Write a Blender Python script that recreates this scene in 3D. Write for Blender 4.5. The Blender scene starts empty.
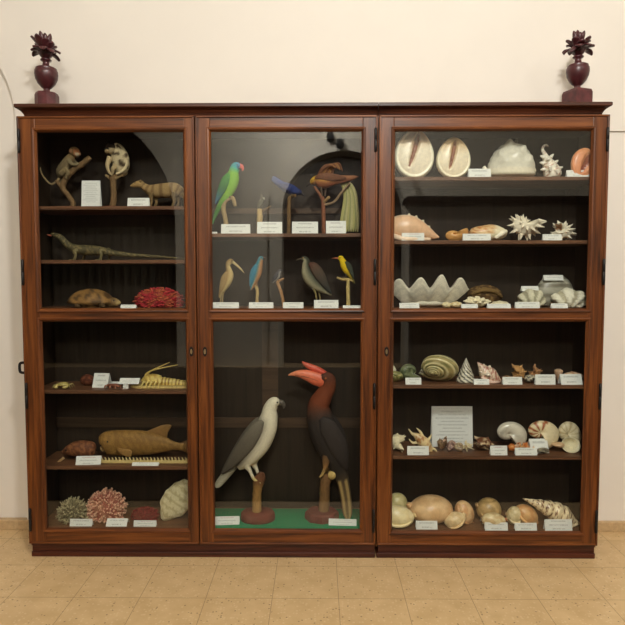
import bpy, bmesh, math, random
from mathutils import Vector, Matrix, Euler, noise as mnoise
random.seed(7)
PI = math.pi
scene = bpy.context.scene
COL = scene.collection

# ------------------------------------------------------------------ camera
FOC, PITCH, YAW, ROLL = 596.172, .0617, .0097, -.0005
CAM = Vector((.0322, -2.9918, 1.4548))
FWD = Vector((-math.sin(YAW)*math.cos(PITCH), math.cos(YAW)*math.cos(PITCH), -math.sin(PITCH)))
RGT = Vector((math.cos(YAW), math.sin(YAW), 0))
UPV = RGT.cross(FWD)
R2 = RGT*math.cos(ROLL) + UPV*math.sin(ROLL)
U2 = UPV*math.cos(ROLL) - RGT*math.sin(ROLL)
cam_data = bpy.data.cameras.new('camera')
cam = bpy.data.objects.new('camera', cam_data)
COL.objects.link(cam)
cam_data.sensor_width = 36
cam_data.sensor_fit = 'HORIZONTAL'
cam_data.lens = 36*FOC/625
cam_data.clip_start = .05
m3 = Matrix((R2, U2, -FWD)).transposed()
cam.matrix_world = Matrix.Translation(CAM) @ m3.to_4x4()
scene.camera = cam

def at(x, y, Y=0.0):
    """point of the plane at depth Y that is measured at (x, y) in the photograph"""
    d = FWD + R2*((x-312.5)/FOC) - U2*((y-312.5)/FOC)
    return CAM + d*((Y-CAM.y)/d.y)

# --------------------------------------------------------------- materials
def lin(c):
    return tuple((v/255/12.92) if v/255 <= .04045 else ((v/255+.055)/1.055)**2.4 for v in c)

class NT:
    def __init__(s, name, rough=.5, spec=.5):
        s.m = bpy.data.materials.new(name); s.m.use_nodes = True
        s.t = s.m.node_tree; s.n = s.t.nodes; s.l = s.t.links
        s.b = s.n['Principled BSDF']
        s.b.inputs['Roughness'].default_value = rough
        s.b.inputs['Specular IOR Level'].default_value = spec
    def new(s, t, **k):
        n = s.n.new(t)
        for a, b in k.items():
            setattr(n, a, b)
        return n
    def link(s, a, b): s.l.new(a, b)
    def setv(s, sock, v):
        if hasattr(v, 'node'): s.l.new(v, sock)
        else: sock.default_value = v
    def math(s, op, a, b=0.0, c=0.0, clamp=False):
        n = s.new('ShaderNodeMath', operation=op); n.use_clamp = clamp
        s.setv(n.inputs[0], a); s.setv(n.inputs[1], b); s.setv(n.inputs[2], c)
        return n.outputs[0]
    def coord(s, kind='Object'):
        return s.new('ShaderNodeTexCoord').outputs[kind]
    def mapping(s, v, scale=(1,1,1), loc=(0,0,0)):
        n = s.new('ShaderNodeMapping'); s.link(v, n.inputs[0])
        n.inputs['Scale'].default_value = scale; n.inputs['Location'].default_value = loc
        return n.outputs[0]
    def noise(s, v, scale, detail=3, rough=.55, dist=0):
        n = s.new('ShaderNodeTexNoise'); s.link(v, n.inputs['Vector'])
        n.inputs['Scale'].default_value = scale; n.inputs['Detail'].default_value = detail
        n.inputs['Roughness'].default_value = rough; n.inputs['Distortion'].default_value = dist
        return n.outputs['Fac']
    def ramp(s, f, stops):
        n = s.new('ShaderNodeValToRGB'); s.link(f, n.inputs[0])
        e = n.color_ramp.elements
        while len(e) < len(stops): e.new(.5)
        for i, (p, c) in enumerate(stops):
            e[i].position = p; e[i].color = (*c, 1) if len(c) == 3 else c
        return n.outputs[0]
    def mix(s, f, a, b, kind='MIX'):
        n = s.new('ShaderNodeMix', data_type='RGBA', blend_type=kind)
        for sock, v in ((n.inputs[0], f), (n.inputs[6], a), (n.inputs[7], b)):
            if hasattr(v, 'node'): s.l.new(v, sock)
            elif isinstance(v, tuple): sock.default_value = (*v[:3], 1)
            else: sock.default_value = v
        return n.outputs[2]
    def bump(s, h, strength=.3, dist=.002):
        n = s.new('ShaderNodeBump'); s.link(h, n.inputs['Height'])
        n.inputs['Strength'].default_value = strength; n.inputs['Distance'].default_value = dist
        s.link(n.outputs[0], s.b.inputs['Normal'])
    def base(s, c): s.setv(s.b.inputs['Base Color'], c if hasattr(c, 'node') else (*c, 1))

def wood(name, axis, dark, mid, light, rough=.38, spec=.4):
    t = NT(name, rough, spec)
    sc = [34, 34, 34]; sc[axis] = 1.6
    v = t.mapping(t.coord(), tuple(sc))
    a = t.noise(v, 1.0, 5, .6, .6)
    sc2 = [150, 150, 150]; sc2[axis] = 5
    b = t.noise(t.mapping(t.coord(), tuple(sc2)), 1.0, 2, .5)
    f = t.math('ADD', t.math('MULTIPLY', a, .75), t.math('MULTIPLY', b, .25))
    t.base(t.ramp(f, [(.34, dark), (.5, mid), (.66, light)]))
    t.bump(f, .12, .001)
    return t.m

W1, W2, W3 = lin((46, 23, 9)), lin((97, 51, 19)), lin((126, 72, 30))
WOOD_X = wood('walnut_along_x', 0, W1, W2, W3)
WOOD_Y = wood('walnut_along_y', 1, W1, W2, W3)
WOOD_Z = wood('walnut_along_z', 2, W1, W2, W3)
CORNICE_SHADED = wood('walnut_cornice_shaded', 0, lin((38, 17, 9)), lin((70, 34, 18)), lin((92, 48, 26)), .38)  # darker walnut: shade of the sloping moulding is put into the colour
PLINTH = wood('walnut_plinth', 0, lin((42, 17, 9)), lin((66, 28, 15)), lin((84, 38, 20)), .4)
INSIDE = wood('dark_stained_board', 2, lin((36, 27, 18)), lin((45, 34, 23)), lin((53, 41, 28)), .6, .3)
RAILM = wood('brown_rail', 0, lin((62, 46, 32)), lin((76, 58, 42)), lin((86, 66, 48)), .55, .3)
SHELF = wood('shelf_board', 0, lin((78, 50, 32)), lin((104, 68, 44)), lin((122, 82, 54)), .5, .4)
DARKWOOD = wood('old_panelling', 2, lin((34, 20, 12)), lin((48, 28, 17)), lin((60, 36, 22)), .45)

def plain(name, c, rough=.5, nscale=40, amt=.12, metallic=0, spec=.5, bump=0):
    t = NT(name, rough, spec)
    f = t.noise(t.coord(), nscale, 3)
    lo = tuple(x*(1-amt) for x in c); hi = tuple(min(1, x*(1+amt)) for x in c)
    t.base(t.ramp(f, [(.3, lo), (.7, hi)]))
    t.b.inputs['Metallic'].default_value = metallic
    if bump: t.bump(f, bump, .002)
    return t.m

BLACKIRON = plain('black_iron', lin((26, 22, 20)), .45, 60, .1, .4)
BRASS = plain('aged_brass', lin((170, 150, 112)), .35, 60, .1, .9)
GREENCLOTH = plain('green_baize', lin((20, 128, 84)), .9, 300, .15, 0, .1, .2)
PURPLE = plain('dark_plum_lacquer', lin((70, 30, 33)), .34, 30, .3, 0, .5)
PURPLE_STONE = plain('veined_plum_plinth', lin((82, 36, 38)), .45, 22, .5, 0, .5)
LAMPBODY = plain('lamp_body', lin((30, 30, 30)), .5, 40, .1)

def pigment(name, rough, nscale, amt, spec=.4, bump=.0, stretch=(1,1,1), coat=0, bscale=None):
    """colour of the specimen read from the mesh, mottled by a noise"""
    t = NT(name, rough, spec)
    a = t.new('ShaderNodeAttribute', attribute_name='col')
    v = t.mapping(t.coord(), stretch)
    f = t.noise(v, nscale, 4, .6)
    g = t.ramp(f, [(.3, (1-amt,)*3), (.7, (1+amt,)*3)])
    t.base(t.mix(1.0, a.outputs['Color'], g, 'MULTIPLY'))
    if bump: t.bump(f if bscale is None else t.noise(v, bscale, 3), bump, .003)
    if coat: t.b.inputs['Coat Weight'].default_value = coat
    return t.m
FEATHER = pigment('feathers', .75, 220, .22, .2, .3)
FUR = pigment('short_fur', .9, 260, .28, .1, .5)
SCALES = pigment('scaly_skin', .6, 240, .35, .3, .5)
SHELLM = pigment('shell_gloss', .32, 60, .10, .5, .06)
CHALK = pigment('shell_chalky', .7, 90, .12, .3, .35)
CORALM = pigment('coral_stone', .85, 160, .22, .2, .6)
BARK = pigment('branch_wood', .8, 120, .25, .2, .5, (1, 1, .25))
HORN = pigment('horn_and_skin', .42, 90, .14, .4, .05)

def paper(name, lines, red=False, tint=(232, 232, 226)):
    t = NT(name, .8, .2)
    g = t.new('ShaderNodeSeparateXYZ'); t.link(t.coord('Generated'), g.inputs[0])
    gx, gz = g.outputs[0], g.outputs[2]
    oc = t.coord()
    row = t.math('FRACT', t.math('MULTIPLY', gz, float(lines)))
    inrow = t.math('MULTIPLY', t.math('GREATER_THAN', row, .36), t.math('LESS_THAN', row, .66))
    rid = t.math('FLOOR', t.math('MULTIPLY', gz, float(lines)))
    half = t.math('ADD', .22, t.math('MULTIPLY', t.math('FRACT', t.math('MULTIPLY', rid, .618)), .2))
    inside = t.math('LESS_THAN', t.math('ABSOLUTE', t.math('SUBTRACT', gx, .5)), half)
    edge = t.math('MULTIPLY', t.math('GREATER_THAN', gz, .12), t.math('LESS_THAN', gz, .95))
    nz = t.noise(t.mapping(oc, (420, 1, 60)), 1.0, 1)
    letters = t.math('GREATER_THAN', nz, .44)
    mk = t.math('MULTIPLY', t.math('MULTIPLY', inrow, inside), t.math('MULTIPLY', edge, letters))
    ink = lin((70, 66, 66))
    if red:
        top = t.math('GREATER_THAN', gz, 1 - 1.0/lines)
        ink = t.mix(top, lin((70, 66, 66)), lin((170, 50, 50)))
    t.base(t.mix(t.math('MULTIPLY', mk, .38), lin(tint), ink))
    return t.m
CARD1 = paper('printed_card_two_lines', 2)
CARD2 = paper('printed_card_three_lines', 3)
CARDR = paper('printed_card_red_heading', 3, True)
SHEET = paper('printed_sheet', 12, False, (228, 228, 224))

def glass_mat():
    t = NT('cabinet_glass')
    geo = t.new('ShaderNodeNewGeometry')
    ior = t.math('ADD', 1.52, t.math('MULTIPLY', geo.outputs['Backfacing'], 1/1.52-1.52))
    fr = t.new('ShaderNodeFresnel'); t.link(ior, fr.inputs['IOR'])
    tr = t.new('ShaderNodeBsdfTransparent'); tr.inputs[0].default_value = (.955, .968, .955, 1)
    gl = t.new('ShaderNodeBsdfGlossy'); gl.inputs['Roughness'].default_value = .0
    mx = t.new('ShaderNodeMixShader')
    t.link(fr.outputs[0], mx.inputs[0]); t.link(tr.outputs[0], mx.inputs[1]); t.link(gl.outputs[0], mx.inputs[2])
    t.link(mx.outputs[0], t.n['Material Output'].inputs[0])
    t.n.remove(t.b)
    return t.m
GLASS = glass_mat()

def floor_mat():
    t = NT('terrazzo_tiles', .42, .4)
    oc = t.coord()
    g = t.new('ShaderNodeSeparateXYZ'); t.link(oc, g.inputs[0])
    def dist(v):
        fr = t.math('FRACT', t.math('ADD', t.math('MULTIPLY', v, 1/.3), 100.0))
        return t.math('MINIMUM', fr, t.math('SUBTRACT', 1.0, fr))
    d = t.math('MINIMUM', dist(g.outputs[0]), dist(g.outputs[1]))
    joint = t.math('LESS_THAN', d, .0042)
    # each tile its own slight tone
    cx = t.math('FLOOR', t.math('MULTIPLY', g.outputs[0], 1/.3)); cy = t.math('FLOOR', t.math('MULTIPLY', g.outputs[1], 1/.3))
    cmb = t.new('ShaderNodeCombineXYZ'); t.link(cx, cmb.inputs[0]); t.link(cy, cmb.inputs[1])
    wn = t.new('ShaderNodeTexWhiteNoise'); t.link(cmb.outputs[0], wn.inputs[0])
    base = t.ramp(t.noise(oc, 9, 4), [(.3, lin((196, 164, 118))), (.7, lin((212, 182, 136)))])
    base = t.mix(t.math('MULTIPLY', wn.outputs[0], .25), base, lin((200, 170, 128)))
    vo = t.new('ShaderNodeTexVoronoi'); t.link(oc, vo.inputs['Vector']); vo.inputs['Scale'].default_value = 75
    sel = t.new('ShaderNodeSeparateXYZ'); t.link(vo.outputs['Color'], sel.inputs[0])
    chip = t.math('MULTIPLY', t.math('LESS_THAN', vo.outputs['Distance'], .30), t.math('GREATER_THAN', sel.outputs[0], .90))
    chip2 = t.math('MULTIPLY', t.math('LESS_THAN', vo.outputs['Distance'], .4), t.math('LESS_THAN', sel.outputs[0], .3))
    c = t.mix(t.math('MULTIPLY', chip2, .35), base, lin((226, 204, 164)))
    c = t.mix(t.math('MULTIPLY', chip, .75), c, lin((120, 88, 56)))
    c = t.mix(t.math('MULTIPLY', joint, .85), c, lin((140, 110, 76)))
    t.base(c)
    return t.m
FLOORM = floor_mat()

def wall_mat(name, c, bump=.06):
    t = NT(name, .9, .2)
    f = t.noise(t.coord(), 1.3, 4, .6)
    t.base(t.ramp(f, [(.3, tuple(x*.97 for x in c)), (.7, tuple(min(1, x*1.02) for x in c))]))
    if bump: t.bump(t.noise(t.coord(), 60, 3), bump, .002)
    return t.m
WALLM = wall_mat('cream_plaster', lin((228, 221, 210)))
WALLO = wall_mat('pale_plaster_opposite', lin((232, 224, 208)), 0)
CEILM = wall_mat('white_ceiling', lin((238, 232, 220)))
SKIRT = plain('terrazzo_skirting', lin((188, 160, 120)), .5, 50, .15)
def emis(name, c, k):
    t = NT(name); t.b.inputs['Emission Color'].default_value = (*c, 1); t.b.inputs['Emission Strength'].default_value = k
    t.base(c); return t.m
LAMPGLOW = emis('lamp_diffuser', (1, .86, .66), 4)

# ------------------------------------------------------------ mesh helpers
def BM():
    b = bmesh.new(); b.verts.layers.float_color.new('col'); return b
def L(bm): return bm.verts.layers.float_color['col']
def rgba(c): return (*lin(c), 1.0)
def build(name, bm, mats, parent=None, loc=None, smooth=True, recalc=True):
    if recalc: bmesh.ops.recalc_face_normals(bm, faces=bm.faces)
    me = bpy.data.meshes.new(name)
    bm.to_mesh(me); bm.free()
    for m in (mats if isinstance(mats, (list, tuple)) else [mats]): me.materials.append(m)
    for p in me.polygons: p.use_smooth = smooth
    o = bpy.data.objects.new(name, me); COL.objects.link(o)
    if parent: o.parent = parent
    if loc is not None: o.location = loc
    return o
def tag(o, label, cat, group=None):
    o['label'] = label; o['category'] = cat
    if group: o['group'] = group
    return o
def empty(name, loc, label, cat, group=None, rz=0):
    o = bpy.data.objects.new(name, None); COL.objects.link(o)
    o.location = loc; o.rotation_euler = (0, 0, rz); o.empty_display_size = .05
    return tag(o, label, cat, group)
def struct(o): o['kind'] = 'structure'; return o

def box(bm, x0, x1, y0, y1, z0, z1, mat=0, bev=0.0, col=None):
    r = bmesh.ops.create_cube(bm, size=1)
    vs = r['verts']
    for v in vs:
        v.co = Vector((x0 if v.co.x < 0 else x1, y0 if v.co.y < 0 else y1, z0 if v.co.z < 0 else z1))
    if bev:
        es = list({e for v in vs for e in v.link_edges})
        rr = bmesh.ops.bevel(bm, geom=es, offset=bev, segments=2, affect='EDGES', profile=.5)
        vs = list({v for f in rr['faces'] for v in f.verts} | {v for v in vs if v.is_valid})
    fs = {f for v in vs for f in v.link_faces}
    for f in fs: f.material_index = mat
    if col:
        for v in vs: v[L(bm)] = rgba(col)
    return vs

def cr(pts, n):
    """Catmull-Rom through tuples of floats"""
    out = []
    P = [pts[0]] + list(pts) + [pts[-1]]
    for i in range(1, len(P)-2):
        for k in range(n):
            t = k/n
            out.append(tuple(.5*((2*b) + (c-a)*t + (2*a-5*b+4*c-d)*t*t + (3*b-a-3*c+d)*t**3)
                             for a, b, c, d in zip(P[i-1], P[i], P[i+1], P[i+2])))
    out.append(tuple(pts[-1]))
    return out

def tube(bm, pts, seg=12, sub=4, col=(128,128,128), ref=(0, 1, 0), mat=0, wob=0, twist=0):
    """pts: (x, y, z, r_inplane, r_along_ref); col an rgb or f(t, angle, point)"""
    pts = [p if len(p) == 5 else (*p, p[3]) for p in pts]
    q = cr(pts, sub) if sub > 1 and len(pts) > 2 else pts
    ref = Vector(ref); lay = L(bm); rings = []
    c = [Vector(p[:3]) for p in q]; n = len(q)
    for i, p in enumerate(q):
        t = (c[min(i+1, n-1)] - c[max(i-1, 0)])
        if t.length < 1e-9: t = Vector((0, 0, 1))
        t.normalize()
        b = ref - t*ref.dot(t)
        if b.length < .15: b = Vector((1, 0, 0)) - t*t.x
        b.normalize(); nn = b.cross(t)
        ring = []
        for k in range(seg):
            a = 2*PI*k/seg
            ra, rb = max(p[3], 1e-5), max(p[4], 1e-5)
            if wob:
                w = 1 + wob*mnoise.noise(c[i]*90 + Vector((math.cos(a), math.sin(a), 0))*2)
                ra *= w; rb *= w
            co = c[i] + nn*(ra*math.cos(a)) + b*(rb*math.sin(a))
            v = bm.verts.new(co)
            cc = col(i/(n-1), a, co) if callable(col) else col
            v[lay] = rgba(cc)
            ring.append(v)
        rings.append(ring)
    for r0, r1 in zip(rings, rings[1:]):
        for k in range(seg):
            f = bm.faces.new((r0[k], r0[(k+1) % seg], r1[(k+1) % seg], r1[k])); f.material_index = mat
    for r, ii in ((rings[0], 0), (rings[-1], n-1)):
        ctr = bm.verts.new(sum((v.co for v in r), Vector())/seg); ctr[lay] = r[0][lay]
        for k in range(seg):
            f = bm.faces.new((r[k], r[(k+1) % seg], ctr)); f.material_index = mat
    return rings

def ball(bm, c, r, col=(128,128,128), seg=16, f=None, mat=0):
    """ellipsoid; f(unit vector) -> radial factor; col an rgb or f(unit vector)"""
    r = r if isinstance(r, (tuple, list)) else (r, r, r)
    res = bmesh.ops.create_uvsphere(bm, u_segments=seg, v_segments=max(6, seg*2//3), radius=1)
    lay = L(bm)
    for v in res['verts']:
        u = v.co.normalized()
        k = f(u) if f else 1
        v.co = Vector((c[0]+u.x*r[0]*k, c[1]+u.y*r[1]*k, c[2]+u.z*r[2]*k))
        v[lay] = rgba(col(u) if callable(col) else col)
        for fc in v.link_faces: fc.material_index = mat
    return res['verts']

def lathe(bm, prof, c=(0, 0, 0), seg=28, col=(128,128,128), mat=0, sq=0):
    lay = L(bm); rings = []
    for r, z in prof:
        ring = []
        for k in range(seg):
            a = 2*PI*k/seg
            v = bm.verts.new((c[0]+r*math.cos(a), c[1]+r*math.sin(a), c[2]+z)); v[lay] = rgba(col); ring.append(v)
        rings.append(ring)
    for r0, r1 in zip(rings, rings[1:]):
        for k in range(seg):
            bm.faces.new((r0[k], r0[(k+1) % seg], r1[(k+1) % seg], r1[k])).material_index = mat
    bm.faces.new(rings[0][::-1]).material_index = mat
    bm.faces.new(rings[-1]).material_index = mat

def prism(bm, outline, y0, y1, col=(128,128,128), mat=0, bev=0):
    """closed outline of (x, z) extruded from y0 to y1"""
    lay = L(bm)
    a = [bm.verts.new((x, y0, z)) for x, z in outline]; b = [bm.verts.new((x, y1, z)) for x, z in outline]
    for v in a+b: v[lay] = rgba(col)
    fs = [bm.faces.new(a), bm.faces.new(b[::-1])]
    n = len(a)
    for i in range(n): fs.append(bm.faces.new((a[i], b[i], b[(i+1) % n], a[(i+1) % n])))
    for f in fs: f.material_index = mat
    return a+b

def fit(bm, w, h, depth=None, zoff=0):
    xs = [v.co.x for v in bm.verts]; ys = [v.co.y for v in bm.verts]; zs = [v.co.z for v in bm.verts]
    sx = w/(max(xs)-min(xs)); sz = h/(max(zs)-min(zs)); dy = max(ys)-min(ys)
    sy = (depth/dy) if depth else (sx+sz)/2
    mx, my, mz = (max(xs)+min(xs))/2, (max(ys)+min(ys))/2, min(zs)
    for v in bm.verts:
        v.co = Vector(((v.co.x-mx)*sx, (v.co.y-my)*sy, (v.co.z-mz)*sz+zoff))
def rot(bm, x=0, y=0, z=0):
    M = Euler((math.radians(x), math.radians(y), math.radians(z)), 'XYZ').to_matrix()
    for v in bm.verts: v.co = M @ v.co

def spiral(bm, turns=4, W=1.9, T=1.2, R=.5, a=.5, b=.55, per=22, seg=16, bump=None, col=(220,205,175),
           inner=(225,190,150), canal=0, flare=0, phase=0, spines=None, lip=.12):
    """a coiled shell growing from its apex at the origin along +z; spines: (count per turn, last turns, length, angle)"""
    lay = L(bm); N = int(turns*per); rings = []
    def ringpts(th, grow, scale=1.0, ss=None):
        s = W**(th/(2*PI)-turns) if ss is None else ss
        out = []
        for k in range(seg):
            f = 2*PI*k/seg
            bb = bump(th, f) if bump else 0
            ca, sa = math.cos(f), math.sin(f)
            rr = R*s + a*s*ca*(1+bb)*scale*grow
            zz = sa*b*s*(1+bb*.5)*scale*grow
            if canal and sa > 0:
                zz *= 1+canal*sa
                rr *= 1-.55*min(1, canal)*sa*sa
            an = th+phase
            rr = max(rr, .0005)
            out.append((Vector((rr*math.cos(an), rr*math.sin(an), T*s+zz)), f))
        return out
    for i in range(N+1):
        th = 2*PI*turns*i/N
        g = 1 + flare*max(0, (i-N+per*.3)/(per*.3))**2
        ring = []
        for co, f in ringpts(th, g):
            v = bm.verts.new(co); v[lay] = rgba(col(th/(2*PI), f) if callable(col) else col); ring.append(v)
        rings.append(ring)
    thE = 2*PI*turns
    for sc, back, cc in ((1-lip, 0, inner), ((1-lip)*.9, .25, inner), (.55, .7, tuple(x*.8 for x in inner))):
        ring = []
        for co, f in ringpts(thE-back, 1+flare if back == 0 else 1, sc):
            v = bm.verts.new(co); v[lay] = rgba(cc); ring.append(v)
        rings.append(ring)
    for r0, r1 in zip(rings, rings[1:]):
        for k in range(seg): bm.faces.new((r0[k], r0[(k+1) % seg], r1[(k+1) % seg], r1[k]))
    for r in (rings[0], rings[-1]):
        ctr = bm.verts.new(sum((v.co for v in r), Vector())/seg); ctr[lay] = r[0][lay]
        for k in range(seg): bm.faces.new((r[k], r[(k+1) % seg], ctr))
    if spines:
        cnt, last, ln, angs = spines
        for j in range(int(cnt*last)):
            th = thE - 2*PI*j/cnt - .1
            s = W**(th/(2*PI)-turns)
            if th < 0: break
            for f0 in angs:
                k = min(ringpts(th, 1), key=lambda q: abs(((q[1]-f0+PI) % (2*PI))-PI))
                an = th+phase
                out = Vector((math.cos(an)*math.cos(f0), math.sin(an)*math.cos(f0), math.sin(f0)*.8)).normalized()
                out = (out + Vector((random.uniform(-.2, .2), random.uniform(-.2, .2), random.uniform(-.2, .2)))).normalized()
                p = k[0] - out*.06*s
                e = k[0] + out*ln*s*random.uniform(.7, 1.15)
                mid = (p+e)/2 + Vector((0, 0, -.04*s))
                c0 = col(th/(2*PI), f0) if callable(col) else col
                tube(bm, [(*p, .16*s), (*mid, .09*s), (*e, .012*s)], 7, 3, c0, ref=(.3, .5, .8))

# ------------------------------------------------- placing on a shelf
class Spot:
    """a place on a shelf; P() turns a measured point into the thing's own coordinates"""
    def __init__(s, px, Y, zs):
        s.px, s.Y, s.zs = px, Y, zs
        s.k = (Y-CAM.y)/FOC*1.004
        row = 275+(at(px, 275, Y).z-zs)/s.k
        s.X = at(px, row, Y).x; s.o = Vector((s.X, Y, zs))
    def z(s, px, py): return at(px, py, s.Y).z - s.zs
    def P(s, px, py, dy=0.0):
        p = at(px, py, s.Y); return Vector((p.x-s.X, dy, p.z-s.zs))
    def path(s, pts, dy=0.0):
        """(px, py, r[, rdepth[, dy]]) in photograph pixels -> tube points; py None means the shelf itself"""
        out = []
        for q in pts:
            px, py, r = q[:3]; rd = q[3] if len(q) > 3 else r; d = q[4]*s.k if len(q) > 4 else 0
            v = s.P(px, py) if py is not None else Vector((s.P(px, 300).x, 0, 0))
            out.append((v.x, dy*s.k+d, v.z, r*s.k, rd*s.k))
        return out
def shell(name, label, cat, bm, x0, x1, y0, Y, zs, mat, depth=None, y1=None, group=None):
    """fit a finished shape between photograph columns x0..x1, its top at row y0, its foot on the shelf"""
    sp = Spot((x0+x1)/2, Y, zs)
    w = at(x1, y0, Y).x - at(x0, y0, Y).x
    lo = 0 if y1 is None else max(0, sp.z(sp.px, y1))
    fit(bm, w, sp.z(sp.px, y0)-lo, depth, lo)
    o = build(name, bm, mat, None, sp.o)
    return tag(o, label, cat, group)
def card(x0, x1, y0, y1, Y, zs, label, mat=None, lean=12, turn=0, group='white label cards in the cabinet', name='label_card', lift=0):
    sp = Spot((x0+x1)/2, Y, zs)
    w = at(x1, y0, Y).x - at(x0, y0, Y).x
    h = at(x0, y0, Y).z - zs if lift == 0 else (at(x0, y0, Y) - at(x0, y1, Y)).z
    bm = BM(); t = .0014; a = math.radians(lean)
    dy, dz = math.sin(a)*h, math.cos(a)*h
    prof = [(0, 0), (dy, dz), (dy+t, dz), (2*dy+.004, 0), (2*dy+.004-t, 0), (dy+t*.5, dz-2*t), (t, 0)]
    ra = [bm.verts.new((-w/2, y, z)) for y, z in prof]; rb = [bm.verts.new((w/2, y, z)) for y, z in prof]
    n = len(prof)
    for i in range(n): bm.faces.new((ra[i], ra[(i+1) % n], rb[(i+1) % n], rb[i]))
    bm.faces.new(ra); bm.faces.new(rb)
    o = build(name, bm, mat or CARD1, None, sp.o + Vector((0, 0, lift)), smooth=False)
    o.rotation_euler = (0, 0, math.radians(turn))
    return tag(o, label, 'label card', group)
# ----------------------------------------------------------------- the room
WY, OY, XL, XR, CH = .342, -6.5, -6.2, 5.0, 4.5
def simple(name, mats, *boxes, bev=0):
    bm = BM()
    for b in boxes: box(bm, *b, bev=bev)
    return struct(build(name, bm, mats, smooth=False))
def cut(o, outline, y0, y1):
    bm = BM(); prism(bm, outline, y0, y1)
    c = build('cutter', bm, [WALLM], smooth=False)
    md = o.modifiers.new('cut', 'BOOLEAN'); md.object = c; md.operation = 'DIFFERENCE'; md.solver = 'EXACT'
    dg = bpy.context.evaluated_depsgraph_get(); dg.update()
    me = bpy.data.meshes.new_from_object(o.evaluated_get(dg))
    o.modifiers.clear(); o.data = me
    bpy.data.objects.remove(c)
def arch(cx, r, z0, spring, n=24):
    return [(cx-r, z0)] + [(cx+r*math.cos(PI-PI*i/n), spring+r*math.sin(PI-PI*i/n)) for i in range(n+1)] + [(cx+r, z0)]
fl = simple('floor', [FLOORM], (XL-.2, XR+.2, OY-.6, WY+.3, -.1, 0))
fl.data.transform(Matrix.Translation((-.1241, .385, 0))); fl.location = (.1241, -.385, 0)
wb = simple('wall_back', [WALLM], (XL-.2, XR+.2, WY, WY+.25, 0, CH))
cut(wb, arch(-2.152, .51, -.2, 2.33), WY-.2, WY+.03)
cut(wb, [(1.5, -.2), (3.6, -.2), (3.6, 2.244), (1.5, 2.244)], WY-.2, WY+.012)
simple('wall_left', [WALLM], (XL-.2, XL, OY, WY, 0, CH))
simple('wall_right', [WALLM], (XR, XR+.2, OY, WY, 0, CH))
simple('ceiling', [CEILM], (XL-.2, XR+.2, OY-.6, WY+.25, CH, CH+.15))
wo = simple('wall_opposite', [WALLO], (XL-.2, XR+.2, OY-.6, OY, 0, CH))
ARCHES = ((.43, .97, 2.43), (-4.04, 1.8, 2.33))
for cx, ar, asp in ARCHES:
    cut(wo, arch(cx, ar, -.2, asp), OY-.45, OY+.2)
    # raised plaster band round each arch
bm = BM()
for cx, ar, asp in ARCHES[:1]:
    o_, i_ = arch(cx, ar+.2, 0, asp), arch(cx, ar, 0, asp)
    A = [bm.verts.new((x, OY+.09, z)) for x, z in o_]; B = [bm.verts.new((x, OY+.09, z)) for x, z in i_]
    C_ = [bm.verts.new((x, OY, z)) for x, z in o_]; D_ = [bm.verts.new((x, OY, z)) for x, z in i_]
    for i in range(len(A)-1):
        for q in ((A, B), (C_, A), (B, D_)): bm.faces.new((q[0][i], q[0][i+1], q[1][i+1], q[1][i]))
struct(build('trim_1', bm, [WALLO], smooth=False))
for n_, (cx, ar, asp) in enumerate(ARCHES):
    bm = BM(); prism(bm, arch(cx, ar, 0, asp), OY-.45, OY-.36)
    for k in range(2):
        for z0, z1 in ((.2, 1.0), (1.15, 2.2)):
            box(bm, cx-.95+k*1.0, cx-.05+k*1.0, OY-.37, OY-.34, z0, z1)
    struct(build('door_%d' % (n_+1), bm, [DARKWOOD], smooth=False))
simple('baseboard_back', [SKIRT], (XL, XR, WY-.012, WY+.03, 0, .056), bev=.003)
# dark cupboard and curtain across the room: what the panes mirror
cb = empty('wall_cupboard', (2.86, OY+.22, 0), 'tall dark wooden cupboard against the opposite wall', 'cupboard')
bm = BM(); box(bm, -1.4, 1.4, -.22, .2, 0, 2.5); build('body', bm, [DARKWOOD], cb, smooth=False)
bm = BM(); box(bm, -1.46, 1.46, -.22, .26, 2.5, 2.56, bev=.01); box(bm, -1.5, 1.5, -.22, .3, 2.56, 2.64, bev=.01); build('cornice', bm, [DARKWOOD], cb, smooth=False)
for k in range(3):
    bm = BM(); box(bm, -1.36+k*.92, -.48+k*.92, .2, .225, .12, 2.42, bev=.006); box(bm, -1.26+k*.92, -.58+k*.92, .222, .235, .25, 2.3, bev=.006)
    build('door', bm, [DARKWOOD], cb, smooth=False)
for sx, sz in ((.22, 3.62), (.37, 3.52)):
    t = empty('wall_spotlight', (sx, OY, sz), 'small black spotlight over the opposite arch, ' + ('higher of the two' if sz > 3.6 else 'lower of the two'), 'lamp', 'black spotlights over the arch')
    bm = BM(); tube(bm, [(0, -.005, 0, .02), (0, .10, 0, .02)], 10, 1, ref=(0, 0, 1)); build('bracket', bm, [LAMPBODY], t)
    bm = BM(); tube(bm, [(0, .09, .03, .03), (0, .1, .02, .055), (0, .2, -.07, .06), (0, .21, -.08, .05)], 14, 1, ref=(1, 0, 0)); build('can', bm, [LAMPBODY], t)
CURT = plain('dark_olive_curtain', lin((66, 60, 46)), .9, 12, .2)
bm = BM(); n = 240; fr = []; bk = []
for i in range(n+1):
    x = -1.7+3.4*i/n; y = .035*math.sin(i*.62)+.015*math.sin(i*1.7+1)
    fr.append((bm.verts.new((x, y, 0)), bm.verts.new((x, y, 2.2)))); bk.append((bm.verts.new((x, y-.008, 0)), bm.verts.new((x, y-.008, 2.2))))
for i in range(n):
    for q in (fr, bk): bm.faces.new((q[i][0], q[i+1][0], q[i+1][1], q[i][1]))
    for j in (0, 1): bm.faces.new((fr[i][j], fr[i+1][j], bk[i+1][j], bk[i][j]))
cu = build('curtain', bm, [CURT], None, (-4.04, OY-.2, .04))
tag(cu, 'dark olive pleated curtain hanging in the arched doorway opposite', 'curtain')

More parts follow.
